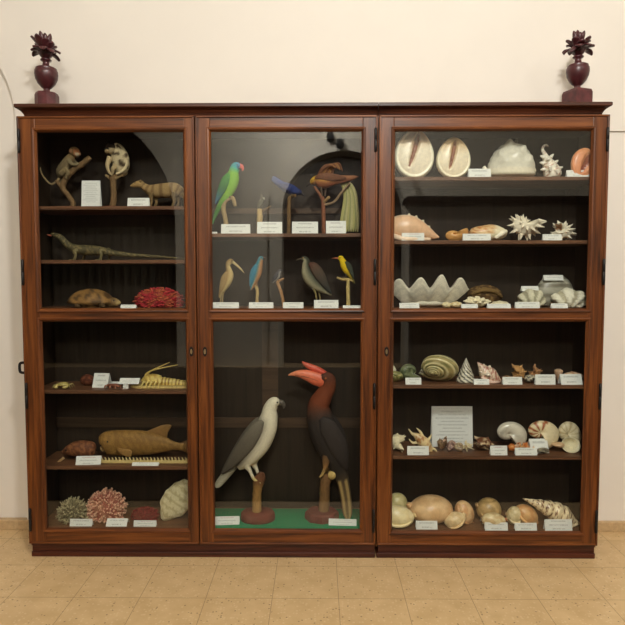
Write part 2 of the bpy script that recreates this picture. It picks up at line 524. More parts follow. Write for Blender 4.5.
bm = BM(); box(bm, -4.2, 4.4, -1.7, 3.85, 0, .012, bev=.004)  # unseen dark floor covering, added to dim what the lower panes mirror
rg = build('added_rug', bm, [plain('added_dark_brown_rug', lin((44, 34, 26)), .95, 60, .3, 0, .1, .3)], None, (0, -4.6, 0), smooth=False)
tag(rg, 'wide dark brown floor covering added out of view to dim the pane reflections', 'added_rug')
# ---------------------------------------------------------------- the lamps
def lamp(x, y, z, energy, label, r=.16):
    t = empty('ceiling_lamp', (x, y, z+.05), label, 'lamp', 'round ceiling lamps')
    bm = BM(); tube(bm, [(0, 0, .2, .012), (0, 0, CH-z-.07, .012)], 10, 1); lathe(bm, [(.06, CH-z-.09), (.06, CH-z-.052)]); build('rod', bm, [LAMPBODY], t)
    bm = BM(); lathe(bm, [(.03, .24), (.07, .22), (.2, .1), (.2, .09), (.06, .2), (.02, .21)]); build('shade', bm, [LAMPBODY], t)
    bm = BM(); ball(bm, (0, 0, .13), .075); build('bulb', bm, [LAMPGLOW], t)
    d = bpy.data.lights.new('lamp_light', 'POINT'); d.energy = energy; d.color = (1, .975, .93); d.shadow_soft_size = r
    o = bpy.data.objects.new('lamp_light', d); COL.objects.link(o); o.location = (x, y, z)
lamp(.5, -2.9, 3.72, 272, 'round ceiling lamp nearest the middle of the room')
lamp(2.8, -2.7, 3.75, 32, 'round ceiling lamp towards the right wall', .2)
lamp(-.2, -5.4, 3.85, 260, 'round ceiling lamp added near the opposite wall to brighten its reflection', .2)  # added source: brightens the opposite wall as mirrored in the panes
w = bpy.data.worlds.new('world'); scene.world = w; w.use_nodes = True
w.node_tree.nodes['Background'].inputs[0].default_value = (.9, .85, .75, 1); w.node_tree.nodes['Background'].inputs[1].default_value = .05

# ------------------------------------------------------- the two cabinets
DB, TOPZ = .325, 2.245           # depth, top of body
ZU0, ZU1, ZL0, ZL1 = 1.285, 2.172, .147, 1.229    # pane openings
FZ, FZR = .140, .130             # bottom boards
SH = dict(L=[1.806, 1.535, .866, .468], M=[1.668], R=[1.948, 1.632, .896, .527])
MIDZ = 1.288
def cabinet(name, label, x0, x1, parts_x, left_end):
    root = empty(name, ((x0+x1)/2, DB/2, 0), label, 'cabinet')
    off = -Vector(root.location)
    P = lambda n, bm, mats, parent=root, smooth=False: build(n, bm, mats, parent, off if parent is root else (0, 0, 0), smooth)
    bm = BM()
    for a, b in ((x0, x0+.012), (x1-.012, x1)): box(bm, a, b, .027, DB, .05, TOPZ, 0)
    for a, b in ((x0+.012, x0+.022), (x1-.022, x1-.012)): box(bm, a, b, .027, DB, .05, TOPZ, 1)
    for a, b in parts_x[1:]: box(bm, a-.012, a+.006, .027, DB, .1, TOPZ, 1)
    box(bm, x0+.02, x1-.02, .027, DB, 2.2, TOPZ, 1)
    box(bm, x0+.02, x1-.02, .027, DB, .1, FZ if left_end else FZR, 2)
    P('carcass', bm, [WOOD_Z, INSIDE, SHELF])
    bm = BM(); box(bm, x0+.02, x1-.02, DB-.012, DB, .1, 2.2, 0)
    if left_end:
        za, zb = at(300, 428, .3).z, at(300, 418, .3).z
        box(bm, x0+.02, x1-.02, DB-.02, DB-.012, za, zb, 1)
        zc = at(300, 208, .3).z; box(bm, x0+.02, x1-.02, DB-.02, DB-.012, zc-.03, zc, 1)
        xa, xb = at(262, 370, .3).x, at(278, 370, .3).x
        box(bm, xa, xb, DB-.02, DB-.012, zb, MIDZ-.02, 1)
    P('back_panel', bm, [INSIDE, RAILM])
    bm = BM(); box(bm, x0+.012, x1-.004 if left_end else x1-.012, .014, DB, .022, .10, 0)
    box(bm, x0+.010 if left_end else x0+.002, x1-.002 if left_end else x1-.010, .004, DB, 0, .028, 0, .004)
    P('plinth', bm, [PLINTH])
    # cornice: one moulding profile carried round the front and the free end
    prof = [(-.030, 2.245), (-.029, 2.252), (-.025, 2.262), (-.016, 2.274), (-.004, 2.282), (.002, 2.284), (.006, 2.288), (.006, 2.300), (.003, 2.304)]
    bm = BM(); rings = []
    for o_, z in prof:
        xa, xb = (x0-o_, x1) if left_end else (x0, x1+o_)
        rings.append([bm.verts.new(c) for c in ((xa, -o_, z), (xb, -o_, z), (xb, DB, z), (xa, DB, z))])
    for r0, r1 in zip(rings, rings[1:]):
        for k in range(4): bm.faces.new((r0[k], r0[(k+1) % 4], r1[(k+1) % 4], r1[k]))
    bm.faces.new(rings[0]); bm.faces.new(rings[-1])
    P('cornice', bm, [CORNICE_SHADED])
    return root, off, P
def door(P, off, ox0, ox1, px0, px1, hinge_right, key_px, ZL0=ZL0):
    """one glazed door: outer x range, pane x range"""
    bm = BM(); z0, z1 = .073, 2.243; bv = .003
    Z, X = 1, 0
    box(bm, ox0, px0, 0, .024, z0, z1, Z, bv); box(bm, px1, ox1, 0, .024, z0, z1, Z, bv)
    for a, b in ((z0, ZL0), (ZL1, ZU0), (ZU1, z1)): box(bm, px0-.001, px1+.001, .0006, .0235, a, b, X, bv)
    # outer bead
    e = .010
    box(bm, ox0, ox0+e, -.006, .004, z0, z1, Z, .003); box(bm, ox1-e, ox1, -.006, .004, z0, z1, Z, .003)
    box(bm, ox0, ox1, -.006, .004, z1-e, z1, X, .003); box(bm, ox0, ox1, -.006, .004, z0, z0+e, X, .003)
    # sloped glazing bead round each opening
    for a, b in ((ZL0, ZL1), (ZU0, ZU1)):
        q = [(-.014, -.005), (-.010, -.0075), (-.003, -.006), (.006, .008), (.006, .0095)]
        rr = []
        for o_, y in q: rr.append([bm.verts.new(c) for c in ((px0+o_, y, a+o_), (px1-o_, y, a+o_), (px1-o_, y, b-o_), (px0+o_, y, b-o_))])
        rr.append([bm.verts.new(c) for c in ((px0-.014, .0095, a-.014), (px1+.014, .0095, a-.014), (px1+.014, .0095, b+.014), (px0-.014, .0095, b+.014))])
        rr.append(rr[0])
        for r0, r1 in zip(rr, rr[1:]):
            for k in range(4):
                f = bm.faces.new((r0[k], r0[(k+1) % 4], r1[(k+1) % 4], r1[k])); f.material_index = X if k % 2 == 0 else Z
    d = P('door', bm, [WOOD_X, WOOD_Z])
    for a, b in ((ZL0, ZL1), (ZU0, ZU1)):
        bm = BM(); box(bm, px0-.008, px1+.008, .0100, .0142, a-.008, b+.008); P('glass_pane', bm, [GLASS], d)
    hx = ox1-.010 if hinge_right else ox0+.010
    for ya, yb in ((129, 151), (260, 284), (384, 408), (510, 531)):
        za, zb = at(375, yb).z, at(375, ya).z
        bm = BM(); lathe(bm, [(.003, za-.006), (.0075, za), (.0075, (za+zb)/2-.001), (.0066, (za+zb)/2), (.0075, (za+zb)/2+.001), (.0075, zb), (.003, zb+.006)], (hx, -.006, 0), 12)
        P('hinge', bm, [BLACKIRON], d, True)
    k = at(key_px, 351.5)
    bm = BM(); n = 20
    prism(bm, [(k.x+.011*math.cos(2*PI*i/n), k.z+.025*math.sin(2*PI*i/n)) for i in range(n)], -.0035, .002)
    prism(bm, [(k.x+.0055*math.cos(2*PI*i/n), k.z+.013*math.sin(2*PI*i/n)) for i in range(n)], -.0065, -.001, mat=1)
    P('keyhole_plate', bm, [BLACKIRON, BRASS], d)
    return d
X0, XS, X1 = -1.466, .3275, 1.466
r1, off1, P1 = cabinet('display_cabinet', 'wide two-door walnut display cabinet of stuffed animals with a green cloth floor', X0, XS, [(X0, 0), (-.579, 0)], True)
door(P1, off1, -1.462, -.5815, -1.373, -.633, False, 191.5)
door(P1, off1, -.5765, .3255, -.506, .252, True, 205)
for z in SH['L']:
    bm = BM(); box(bm, X0+.023, -.592, .036, DB-.021, z-.018, z, bev=.0015); P1('shelf', bm, [SHELF])
for z in SH['M']:
    bm = BM(); box(bm, -.572, XS-.023, .036, DB-.021, z-.018, z, bev=.0015); P1('shelf', bm, [SHELF])
for a, b in ((X0+.023, -.592), (-.572, XS-.023)):
    bm = BM(); box(bm, a, b, .03, DB-.021, MIDZ-.03, MIDZ, bev=.0015); P1('shelf', bm, [SHELF])
# iron handle on the free side
hy = .045; ya = at(20, 362, hy).z; yb = at(20, 373.4, hy).z; hx_ = at(18.6, 367, hy).x+.006
bm = BM(); tube(bm, [(X0, hy, ya-.004, .007), (hx_+.010, hy, ya-.004, .007), (hx_, hy, ya-.014, .007), (hx_, hy, yb+.014, .007), (hx_+.010, hy, yb+.004, .007), (X0, hy, yb+.004, .007)], 10, 3)
box(bm, X0-.004, X0+.001, hy-.014, hy+.014, yb-.008, ya+.008, bev=.001)
P1('side_handle', bm, [BLACKIRON], r1, True)
r2, off2, P2 = cabinet('display_cabinet', 'narrow single-door walnut display cabinet filled with pale seashells', XS+.003, X1, [(XS, 0)], False)
door(P2, off2, XS+.005, 1.462, .406, 1.382, True, 386.5, .139)
for z in SH['R']:
    bm = BM(); box(bm, XS+.026, X1-.023, .036, DB-.013, z-.018, z, bev=.0015); P2('shelf', bm, [SHELF])
bm = BM(); box(bm, XS+.026, X1-.023, .03, DB-.013, MIDZ-.03, MIDZ, bev=.0015); P2('shelf', bm, [SHELF])
# green cloth on the bottom board of the middle compartment
bm = BM(); box(bm, -.570, XS-.026, .03, .30, 0, .0025, bev=.0008)
gc = build('green_cloth', bm, [GREENCLOTH], None, (0, 0, FZ)); tag(gc, 'bright green cloth spread under the two large birds', 'cloth')
FG = FZ+.0025

# ------------------------------------------------------------------- urns
def urn(px, Y, label, rz, seed, k):
    rnd = random.Random(seed); z0 = 2.304
    t = empty('carved_urn', (at(px, 100, Y).x, Y, z0), label, 'urn', None, rz)
    s = at(px+1, 60, Y).x - at(px, 60, Y).x
    Z = lambda y: at(px, y, Y).z - z0
    zb = Z(93.5+k)
    bm = BM(); n = 8 if rz == 0 else 4
    pr = [(11.2*s, 0), (11.4*s, zb*.5), (11.4*s, zb*.85), (10.4*s, zb)]
    lathe(bm, [(r*(1 if n == 8 else 1.25), z) for r, z in pr], seg=n)
    bmesh.ops.rotate(bm, verts=bm.verts, matrix=Matrix.Rotation(PI/n, 3, 'Z'), cent=(0, 0, 0))
    build('plinth', bm, [PURPLE_STONE], t, smooth=False)
    bm = BM()
    lathe(bm, [(5.4*s, zb), (5.4*s, zb+.8*s), (3.6*s, zb+1.6*s), (3.0*s, zb+3.2*s), (3.4*s, zb+4.6*s), (4.5*s, zb+5.2*s)] +
          [(r*s, Z(y+k)) for r, y in ((5.4, 87.4), (8.3, 84), (10.4, 79.5), (11.2, 75), (11.0, 71.6), (9.6, 69.4), (10.0, 68.8), (8.6, 68), (4.6, 67.4), (3.5, 66), (3.1, 63.5), (3.3, 61.6), (5.0, 61), (5.4, 60), (4.2, 59))])
    build('vase', bm, [PURPLE], t)
    zc = Z(58+k)
    bm = BM(); ball(bm, (0, 0, zc+5.5*s), (6.6*s, 6.6*s, 7*s), f=lambda u: 1+.12*math.sin(9*math.atan2(u.y, u.x))*(1-abs(u.z))); build('flower_heart', bm, [PURPLE], t)
    for ring, (cnt, r, up, ln) in enumerate(((9, 3.2, 2, 13.6), (8, 2.7, 4, 13.2), (6, 1.6, 8, 13.5))):
        for i in range(cnt):
            a = 2*PI*(i+.5*ring)/cnt + rnd.uniform(-.15, .15)
            d = Vector((math.cos(a), math.sin(a), 0)); l = ln*rnd.uniform(.85, 1.1)
            out = (1.0, .80, .38)[ring]; ca = (1.25, 1.35, 1.25)[ring]*rnd.uniform(.8, 1.15); cb_ = (1.0, .5, .1)[ring]*rnd.uniform(.6, 1.3)
            tt = (0, .3, .6, .85, 1.0)
            p = [d*(r*.5+l*out*q) for q in tt]; zz = [up+l*(ca*q-cb_*q*q) for q in tt]
            wd = (1.6, 3.2, 4.2, 3.4, .9) if ring < 2 else (1.4, 2.4, 2.8, 2.0, .5)
            bm = BM()
            tube(bm, [(q.x*s, q.y*s, zc+z*s, 1.1*s if ring < 2 else w_*.8*s, w_*s) for q, z, w_ in zip(p, zz, wd)], 10, 4, ref=(-math.sin(a), math.cos(a), 0))
            build('petal' if ring < 2 else 'bud', bm, [PURPLE], t)
    return t
urn(47, .12, 'plum carved urn with flower bouquet on cabinet top left corner', 0, 3, 0)
urn(577, .12, 'plum carved urn with flower bouquet on cabinet top right corner', .35, 8, -3)
# ------------------------------------------------------ mounted animals
def mount(name, px, Y, zs, label, cat, group=None):
    sp = Spot(px, Y, zs)
    t = empty(name, sp.o, label, cat, group)
    return sp, t
def part(t, name, pieces, mat, sp, label=None, seg=12, sub=4, dy=0, smooth=True, fn=None):
    """pieces: list of (path, colour[, wobble]) joined into one mesh"""
    bm = BM()
    for pc in pieces:
        tube(bm, sp.path(pc[0], dy), seg, sub, pc[1], wob=pc[2] if len(pc) > 2 else 0)
    if fn: fn(bm)
    o = build(name, bm, mat, t, smooth=smooth)
    if label: o['label'] = label
    return o
def dot(t, name, sp, px, py, r, dy, col, mat):
    bm = BM(); v = sp.P(px, py, dy*sp.k); ball(bm, v, r*sp.k, col, 10)
    return build(name, bm, mat, t)
def disc(t, sp, px, r, h, col, name='base', n=28, squash=.75, oct_=False):
    """a turned wooden foot, h in pixels"""
    bm = BM(); x = sp.P(px, 300).x; k = sp.k
    lathe(bm, [(r*k, 0), (r*k*1.02, h*k*.25), (r*k*.99, h*k*.8), (r*k*.9, h*k)], seg=8 if oct_ else n, col=col)
    for v in bm.verts: v.co = Vector((v.co.x+x, v.co.y*squash, v.co.z))
    if oct_: pass
    return build(name, bm, BARK, t, smooth=not oct_)
def grad(*stops):
    """colour along a body: (t, rgb) stops"""
    def f(t, a=0, co=None):
        for (t0, c0), (t1, c1) in zip(stops, stops[1:]):
            if t <= t1:
                u = max(0, min(1, (t-t0)/(t1-t0+1e-9)))
                return tuple(p+(q-p)*u for p, q in zip(c0, c1))
        return stops[-1][1]
    return f
def belly(top, bottom, soft=.35, flip=1):
    """colour by side of the body: upper against under side"""
    def f(t, a=0, co=None):
        c1 = top(t) if callable(top) else top; c2 = bottom(t) if callable(bottom) else bottom
        u = max(0, min(1, (flip*math.cos(a)+soft)/(2*soft)))
        return tuple(p+(q-p)*u for p, q in zip(c2, c1))
    return f
def patches(a, b, scale, thr=0.0):
    def f(t=0, an=0, co=None):
        n = mnoise.noise(Vector(co)*scale)
        u = max(0, min(1, (n-thr)*6+.5))
        return tuple(p+(q-p)*u for p, q in zip(a, b))
    return f
BARKC, BARKL, REDBASE = (118, 92, 62), (168, 142, 100), (92, 46, 34)

def hsh_(u): return 2*mnoise.noise(Vector(u)*3)
# ---- left door, top shelf
z = SH['L'][0]
sp, t = mount('mounted_monkey', 72, .15, z, 'small grey brown monkey clinging to a slanting branch, top left shelf', 'stuffed animal')
part(t, 'branch', [([(73.8, None, 2.6), (73, 203, 2.6), (68, 195, 2.4), (62.7, 187.6, 2.9), (66.5, 178, 2.6), (75, 169, 2.9), (83, 163.5, 2.8), (89, 158.5, 2.6), (90.2, 157.3, 2.0)], BARKC, .25),
                   ([(63, 188, 2.2), (59.5, 184.5, 1.9), (56, 180.6, 1.6)], BARKC, .2)], BARK, sp)
disc(t, sp, 71.5, 7.5, 2.2, REDBASE)
mk = grad((0, (96, 84, 62)), (.6, (116, 100, 74)), (1, (134, 104, 66)))
def mouth(bm):
    L_ = sp.P
    # limbs grow out of the trunk, so the body stays one surface
    for path, c in (([(70, 160, 2.6, 2.6, -2), (72.5, 164, 2.0, 2.0, -4), (77, 165.6, 1.5, 1.5, -4), (80, 164, 1.3, 1.3, -3)], (126, 112, 84)),
                    ([(71, 159, 2.4, 2.4, 2), (75, 163, 1.8, 1.8, 4), (79, 163.4, 1.4, 1.4, 3.5)], (112, 98, 74)),
                    ([(62, 174, 3.6, 3.2, -2), (67.5, 170.5, 2.6, 2.6, -4), (69.4, 174, 1.8, 1.8, -4), (67.2, 178, 1.4, 1.4, -3), (68.8, 178.4, 1.1, 1.1, -3)], (134, 116, 84)),
                    ([(61, 174, 3.6, 3.2, 2), (60, 179, 2.2, 2.2, 3), (58.3, 181, 1.6, 1.6, 2.5), (59.5, 182.8, 1.1, 1.1, 2)], (112, 98, 74)),
                    ([(60, 176, 1.5, 1.5, 0), (57, 181, 1.1, 1.1, 0), (51.5, 184, 1.0, 1.0, 0), (47, 181, .9, .9, 0), (43, 176, .8, .8, 0), (40.8, 171, .75, .75, 0), (40.4, 167.5, .5, .5, 0)], (150, 128, 94))):
        tube(bm, sp.path(path), 10, 5, c)
    def hc(u):
        return (190, 170, 140) if (u.x > .45 and u.z < -.2) else ((150, 96, 62) if u.x > .25 and u.z < .45 else (108, 86, 56))
    v = sp.P(74.4, 152.2); k = sp.k
    ball(bm, v, (5.4*k, 4.8*k, 5.2*k), hc, 20, lambda u: 1+.12*max(0, u.x)*(u.z < 0))
    v = sp.P(78.2, 153.8); ball(bm, v, (2.6*k, 2.6*k, 2.1*k), (170, 126, 92), 12)
    for d in (-4.2, 4.2):
        v = sp.P(72.4, 151.8, d*k); ball(bm, v, (1.9*k, .8*k, 2.1*k), (140, 100, 72), 10)
part(t, 'body', [([(58.6, 177.5, 1.6), (60.5, 174.5, 4.8, 4.6), (63, 169.5, 5.6, 5.2), (66.5, 164, 5.2, 5.0), (69.5, 159.5, 4.6, 4.6), (72, 155.5, 3.2), (73.5, 153, 2.5)], mk)], FUR, sp, seg=18, sub=5, fn=mouth)
for d in (-2.2, 2.2): dot(t, 'eye', sp, 78.0, 151.4, .75, d, (14, 10, 8), HORN)
card(81.3, 99.8, 180, 206, .055, z, 'tall white paper sheet standing beside the monkey branch', paper('pale_sheet', 14, False, (226, 226, 222)), 6, name='paper_sheet', group=None)

sp, t = mount('mounted_marmoset', 116, .15, z, 'pale furred animal with dark patches hunched on an upright stump', 'stuffed animal')
part(t, 'branch', [([(113.8, None, 3.2), (113.6, 200, 3.0), (113.5, 190, 2.8), (113.2, 181, 3.2), (113, 176, 3.6), (113, 174, 2.2)], BARKC, .25),
                   ([(113, 180, 2.2), (109, 177, 1.7), (105.6, 175.4, 1.3)], BARKL, .2), ([(114, 179, 2.2), (119, 176, 1.7), (123, 174.6, 1.3)], BARKL, .2)], BARK, sp)
disc(t, sp, 113, 9, 2.2, REDBASE)
pc = patches((196, 178, 142), (72, 58, 44), 42, .22)
def limbs(bm):
    for path, c in (([(124, 158, 3, 3, -2), (127.4, 163.5, 1.9, 1.9, -3), (126, 169.5, 1.5, 1.5, -4), (121, 173.4, 1.3, 1.3, -4), (117.5, 174.5, 1.1, 1.1, -4)], (206, 188, 150)),
                    ([(111, 158, 3, 3, -3), (109.2, 166, 2, 2, -5), (110.4, 172, 1.5, 1.5, -4.5), (112.4, 175, 1.2, 1.2, -4)], (190, 168, 130)),
                    ([(120, 166, 3.4, 3, -3), (115.5, 169, 2.2, 2.2, -6), (114.6, 173.2, 1.5, 1.5, -5), (113, 176, 1.1, 1.1, -4.4)], (180, 158, 120)),
                    ([(122, 168, 2.4, 2.4, 3), (125, 172, 1.5, 1.5, 4), (121, 175.5, 1.2, 1.2, 4)], (200, 180, 142))):
        tube(bm, sp.path(path), 10, 5, c)
    k = sp.k; v = sp.P(112.4, 149.5, -3*k)
    ball(bm, v, (5.6*k, 5.2*k, 5.4*k), lambda u: (42, 34, 28) if u.z > -.1 or u.x < -.3 else (170, 150, 116), 20)
    v = sp.P(109.4, 152.4, -6*k); ball(bm, v, (2.6*k, 2.4*k, 2.1*k), (150, 126, 92), 12)
    for a, d in ((109, -2), (116, 0)):
        v = sp.P(a+.4, 144.4, d*k); ball(bm, v, (1.9*k, 1.2*k, 3.0*k), (40, 32, 26), 10)
part(t, 'body', [([(119.5, 174, 3, 3), (120.5, 170, 7, 6), (120.8, 163, 8.6, 7.4), (119.4, 155, 8.2, 7), (116.5, 149, 6.4, 5.6), (113.5, 146.5, 4.0)], pc)], FUR, sp, seg=22, sub=6, fn=limbs)
for a in (107.8, 111.2): dot(t, 'eye', sp, a, 150.4, .8, -7.4, (12, 10, 8), HORN)
card(127.3, 148.8, 197.3, 206, .055, z, 'small white label card in front of the striped mongoose', CARD1, 14)

sp, t = mount('mounted_mongoose', 158, .17, z, 'tan mongoose-like animal with faint stripes standing with raised head', 'stuffed animal')
stripe = lambda tt, a=0, co=None: (160, 132, 90) if math.sin(tt*84) > -.3 else (126, 100, 68)
def legs4(bm):
    k = sp.k
    for x, d in ((151.5, -3.4), (154.5, 3.4), (174, -3.4), (177, 3.4)):
        b = sp.P(x, 200); 
        tube(bm, sp.path([(x+1, 193, 3.2, 2.8, d), (x+.4, 198, 2.2, 2.2, d), (x+1.0, 202, 1.5, 1.5, d), (x, None, 1.3, 1.5, d)]), 10, 4, (120, 98, 66))
        v = sp.P(x-1, 300, d*k); ball(bm, (v.x, v.y, 1.0*k), (2.2*k, 1.5*k, 1.0*k), (110, 90, 62), 10)
    for d in (-3.0, 3.0):
        v = sp.P(141.4, 181.6, d*k); ball(bm, v, (1.3*k, .8*k, 1.5*k), (130, 104, 70), 10)
part(t, 'body', [([(130.6, 186, .8), (132.5, 185.6, 1.7, 1.6), (135.5, 184.8, 2.6, 2.6), (139, 184.2, 3.5, 3.4), (142.5, 185.4, 3.3, 3.2), (147, 188.4, 4.2, 4), (153, 190.6, 6.2, 5.4), (163, 190.6, 7.2, 6), (173, 190, 7.4, 6), (179, 191.6, 6, 5), (183, 195, 3, 3), (187, 200, 1.8), (191, 204, 1.2)],
     lambda tt, a=0, co=None: (172, 140, 92) if tt < .3 else stripe(tt))], FUR, sp, seg=18, sub=6, fn=legs4)
for d in (-2.3, 2.3): dot(t, 'eye', sp, 135.8, 183.3, .7, d, (12, 10, 8), HORN)
dot(t, 'nose', sp, 130.6, 185.9, .8, 0, (40, 26, 20), HORN)

# ---- lizard
z = SH['L'][1]
sp, t = mount('mounted_lizard', 95, .16, z, 'long olive monitor lizard with raised head and stretched tail', 'stuffed animal')
lz = patches((78, 70, 46), (128, 112, 74), 160, .2)
def lleg(bm):
    k = sp.k
    for x, d in ((77.5, -1), (80.5, 1), (103, -1), (106, 1)):
        tube(bm, sp.path([(x+2, 250, 2.8, 2.4, 3*d), (x-.6, 252, 2.0, 2.0, 6*d), (x+1, 255, 1.5, 1.5, 7*d), (x, None, 1.2, 1.2, 7*d), (x-2.6, None, .6, 1.2, 7*d)]), 9, 4, (112, 100, 66))
        for j in (-1, 0, 1): tube(bm, [(sp.P(x-1, 300).x, 7*d*k, .8*k, .5*k), (sp.P(x-4, 300).x, (7*d+1.6*j)*k, .5*k, .3*k)], 6, 1, (112, 100, 66))
part(t, 'body', [([(50.6, 234.8, .8), (52.5, 234.4, 1.6, 1.8), (56, 235.4, 2.4, 2.8), (60.5, 237.6, 3.1, 3.2), (65, 242, 3.2, 3), (70, 246.4, 3.7, 3.6), (77, 249.2, 4.6, 5), (88, 250.2, 5.2, 5.6), (98, 250.8, 4.8, 5.2), (106, 251.8, 3.8, 4.2), (116, 253.4, 2.8, 3), (132, 255.2, 2.1, 2.2), (150, 256.2, 1.6, 1.6), (168, 257.4, 1.1, 1.1), (182, 258.6, .7), (187, 259, .3)], lz)], SCALES, sp, seg=16, sub=6, fn=lleg)
part(t, 'tongue', [([(51.5, 235.6, 1.0, .9), (49, 235.2, .8, .7), (46.8, 234.4, .3)], (176, 96, 74))], HORN, sp)
for d in (-2.4, 2.4): dot(t, 'eye', sp, 56, 234.2, .75, d, (16, 12, 8), HORN)

# ---- upper compartment floor: turtle, red coral
z = MIDZ
sp, t = mount('mounted_turtle', 92, .16, z, 'brown mottled domed turtle with pale snout beside red coral', 'stuffed animal')
k = sp.k; r = .5*(119-66)*k
shc = patches((86, 62, 36), (146, 108, 60), 42, .0)
bm = BM()
h = sp.z(92, 288.6)
ball(bm, (sp.P(91, 300).x, 0, h*.12), (24*k, 15*k, h*.88), lambda u: shc(0, 0, Vector((u.x*.9+.2, u.y*.5, u.z*.6))*.12), 40, lambda u: (1+.035*math.cos(8*math.atan2(u.y, u.x))*(1-u.z*u.z)) if u.z > 0 else .55)
build('carapace', bm, SCALES, t)
bm = BM()
tube(bm, sp.path([(106, 303, 5, 5), (111, 302.5, 5.2, 5), (115, 302.4, 4.6, 4.4), (118.4, 303.4, 3.0, 3), (119.4, 304.4, 1.4)]), 14, 5, grad((0, (96, 74, 44)), (.5, (120, 92, 56)), (.8, (196, 168, 112)), (1, (206, 180, 124))))
build('head', bm, SCALES, t)
for x, d in ((104, -11), (80, -12), (104, 11), (80, 12)):
    bm = BM(); tube(bm, [(sp.P(x, 300).x, d*k*.6, 4*k, 3*k), (sp.P(x+2, 300).x, d*k, 2.4*k, 3*k, 2.4*k), (sp.P(x+5, 300).x, d*k*1.2, 1.2*k, 1.0*k, 2*k)], 10, 3, (92, 70, 44)); build('flipper', bm, SCALES, t)
pass
for d in (-3.6, 3.6): dot(t, 'eye', sp, 115, 300.6, .8, d, (12, 10, 8), HORN)
card(120.3, 135.8, 304.2, 309, .05, MIDZ, 'small low white label card between the turtle and the red coral', CARD1, 30)

def coral(name, label, x0, x1, y0, Y, zs, col, n, rl, rr, seed, core=.72, tips=None, cat='coral', tall=1.0, depthk=.75, branch=True):
    """rounded coral head of many blunt fingers on one core"""
    rnd = random.Random(seed); sp = Spot((x0+x1)/2, Y, zs)
    w = at(x1, y0, Y).x-at(x0, y0, Y).x; h = sp.z(sp.px, y0)
    bm = BM(); cc = col if callable(col) else (lambda u: col)
    ball(bm, (0, 0, .42), (.5*core, .5*core, .5*core), lambda u: tuple(x*.72 for x in cc(u)), 24)
    g = PI*(3-math.sqrt(5))
    for i in range(n):
        zz = 1-1.55*(i+.5)/n; rad = math.sqrt(max(0, 1-zz*zz)); a = i*g
        d = Vector((rad*math.cos(a), rad*math.sin(a), zz))
        d = (d+Vector([rnd.uniform(-.12, .12) for _ in range(3)])).normalized()
        c = Vector((0, 0, .42)); e = .5*rl*rnd.uniform(.86, 1.08)
        q = [c+d*(.5*core*.7), c+d*(.5*core+(e-.5*core)*.5)+Vector([rnd.uniform(-.02, .02) for _ in range(3)]), c+d*e]
        cl = cc(d)
        tube(bm, [(*q[0], rr), (*q[1], rr*.95), (*q[2], rr*.8), (*(q[2]+d*rr*.5), rr*.3)], 7, 2, grad((0, tuple(x*.8 for x in cl)), (1, tips or cl)), ref=(.3, .9, .3))
        if branch and rnd.random() < .8:
            s2 = (d+Vector([rnd.uniform(-.7, .7) for _ in range(3)])).normalized()
            b0 = q[1]; b1 = b0+s2*(e-.5*core)*.75
            tube(bm, [(*b0, rr*.8), (*b1, rr*.65), (*(b1+s2*rr*.4), rr*.25)], 6, 2, tips or cl, ref=(.3, .9, .3))
    fit(bm, w, h*1.26, w*depthk, -h*.26)
    for v in bm.verts: v.co.z = max(v.co.z, 0)
    return tag(build(name, bm, CORALM, None, sp.o), label, cat)
coral('red_coral', 'large mound of knobbly red coral on the upper left cabinet floor', 133.5, 185, 286.8, .17, MIDZ,
      lambda u: (196, 60, 66) if mnoise.noise(u*3.1) < .15 else (206, 104, 74), 620, .98, .026, 5, .92, depthk=.55, branch=False)

# ---- lower left, first shelf
z = SH['L'][2]
sp, t = mount('dried_crab', 63.5, .10, z, 'tiny yellowish dried crab alone at the left end of its shelf', 'crab specimen')
k = sp.k
bm = BM(); ball(bm, (0, 0, 3.6*k), (5.6*k, 4.6*k, 2.6*k), lambda u: (186, 168, 100) if u.z > -.2 else (120, 96, 54), 18, lambda u: 1+.05*math.cos(10*math.atan2(u.y, u.x))); build('shell', bm, SHELLM, t)
for sx in (-1, 1):
    bm = BM(); tube(bm, [(sx*4*k, -2*k, 3*k, 1.2*k), (sx*7*k, -5*k, 3*k, 1.1*k), (sx*4.5*k, -7.5*k, 2.2*k, 1.6*k), (sx*2*k, -8*k, 1.8*k, .3*k)], 8, 3, (196, 176, 108)); build('claw', bm, SHELLM, t)
    for j in range(3):
        bm = BM(); a = .2+.5*j
        tube(bm, [(sx*4.5*k, (j-1)*2.4*k, 2.6*k, .8*k), (sx*7.4*k, (j-1)*4*k, 4*k, .6*k), (sx*9.2*k, (j-1)*5.5*k, .4*k, .3*k)], 7, 3, (160, 140, 84)); build('leg', bm, SHELLM, t)
shl = BM()
ball(shl, (0, 0, .5), (.5, .4, .5), patches((84, 44, 30), (128, 74, 48), 3.0), 24, lambda u: 1+.10*mnoise.noise(u*4)) if False else ball(shl, (0, 0, .5), (.5, .4, .5), lambda u: (84, 44, 30) if mnoise.noise(u*3) > 0 else (120, 68, 44), 26, lambda u: 1+.14*mnoise.noise(u*5))
shell('sea_urchin', 'round reddish brown lump behind a tilted white card, second shelf left', 'sea urchin', shl, 80.5, 95, 374, .17, z, CORALM)
card(91.8, 107.6, 373, 388, .11, z, 'white label card leaning before the round brown lump', CARD2, 22, -6)
bm = BM()
ball(bm, (0, 0, .5), (.6, .35, .4), (120, 66, 46), 16)
for i in range(8):
    s = -1 if i % 2 else 1; tube(bm, [(-.45+.3*(i//2), s*.2, .5, .1), (-.55+.35*(i//2), s*.6, .6, .08), (-.6+.4*(i//2), s*.95, .02, .04)], 7, 3, (138, 84, 58))
shell('dried_crab', 'flat reddish brown dried crab between two white cards', 'crab specimen', bm, 105.5, 123, 383.4, .10, z, HORN, .05)
card(105, 119.6, 381.6, 387, .17, z, 'low white label card just behind the flat reddish crab', CARD1, 20)
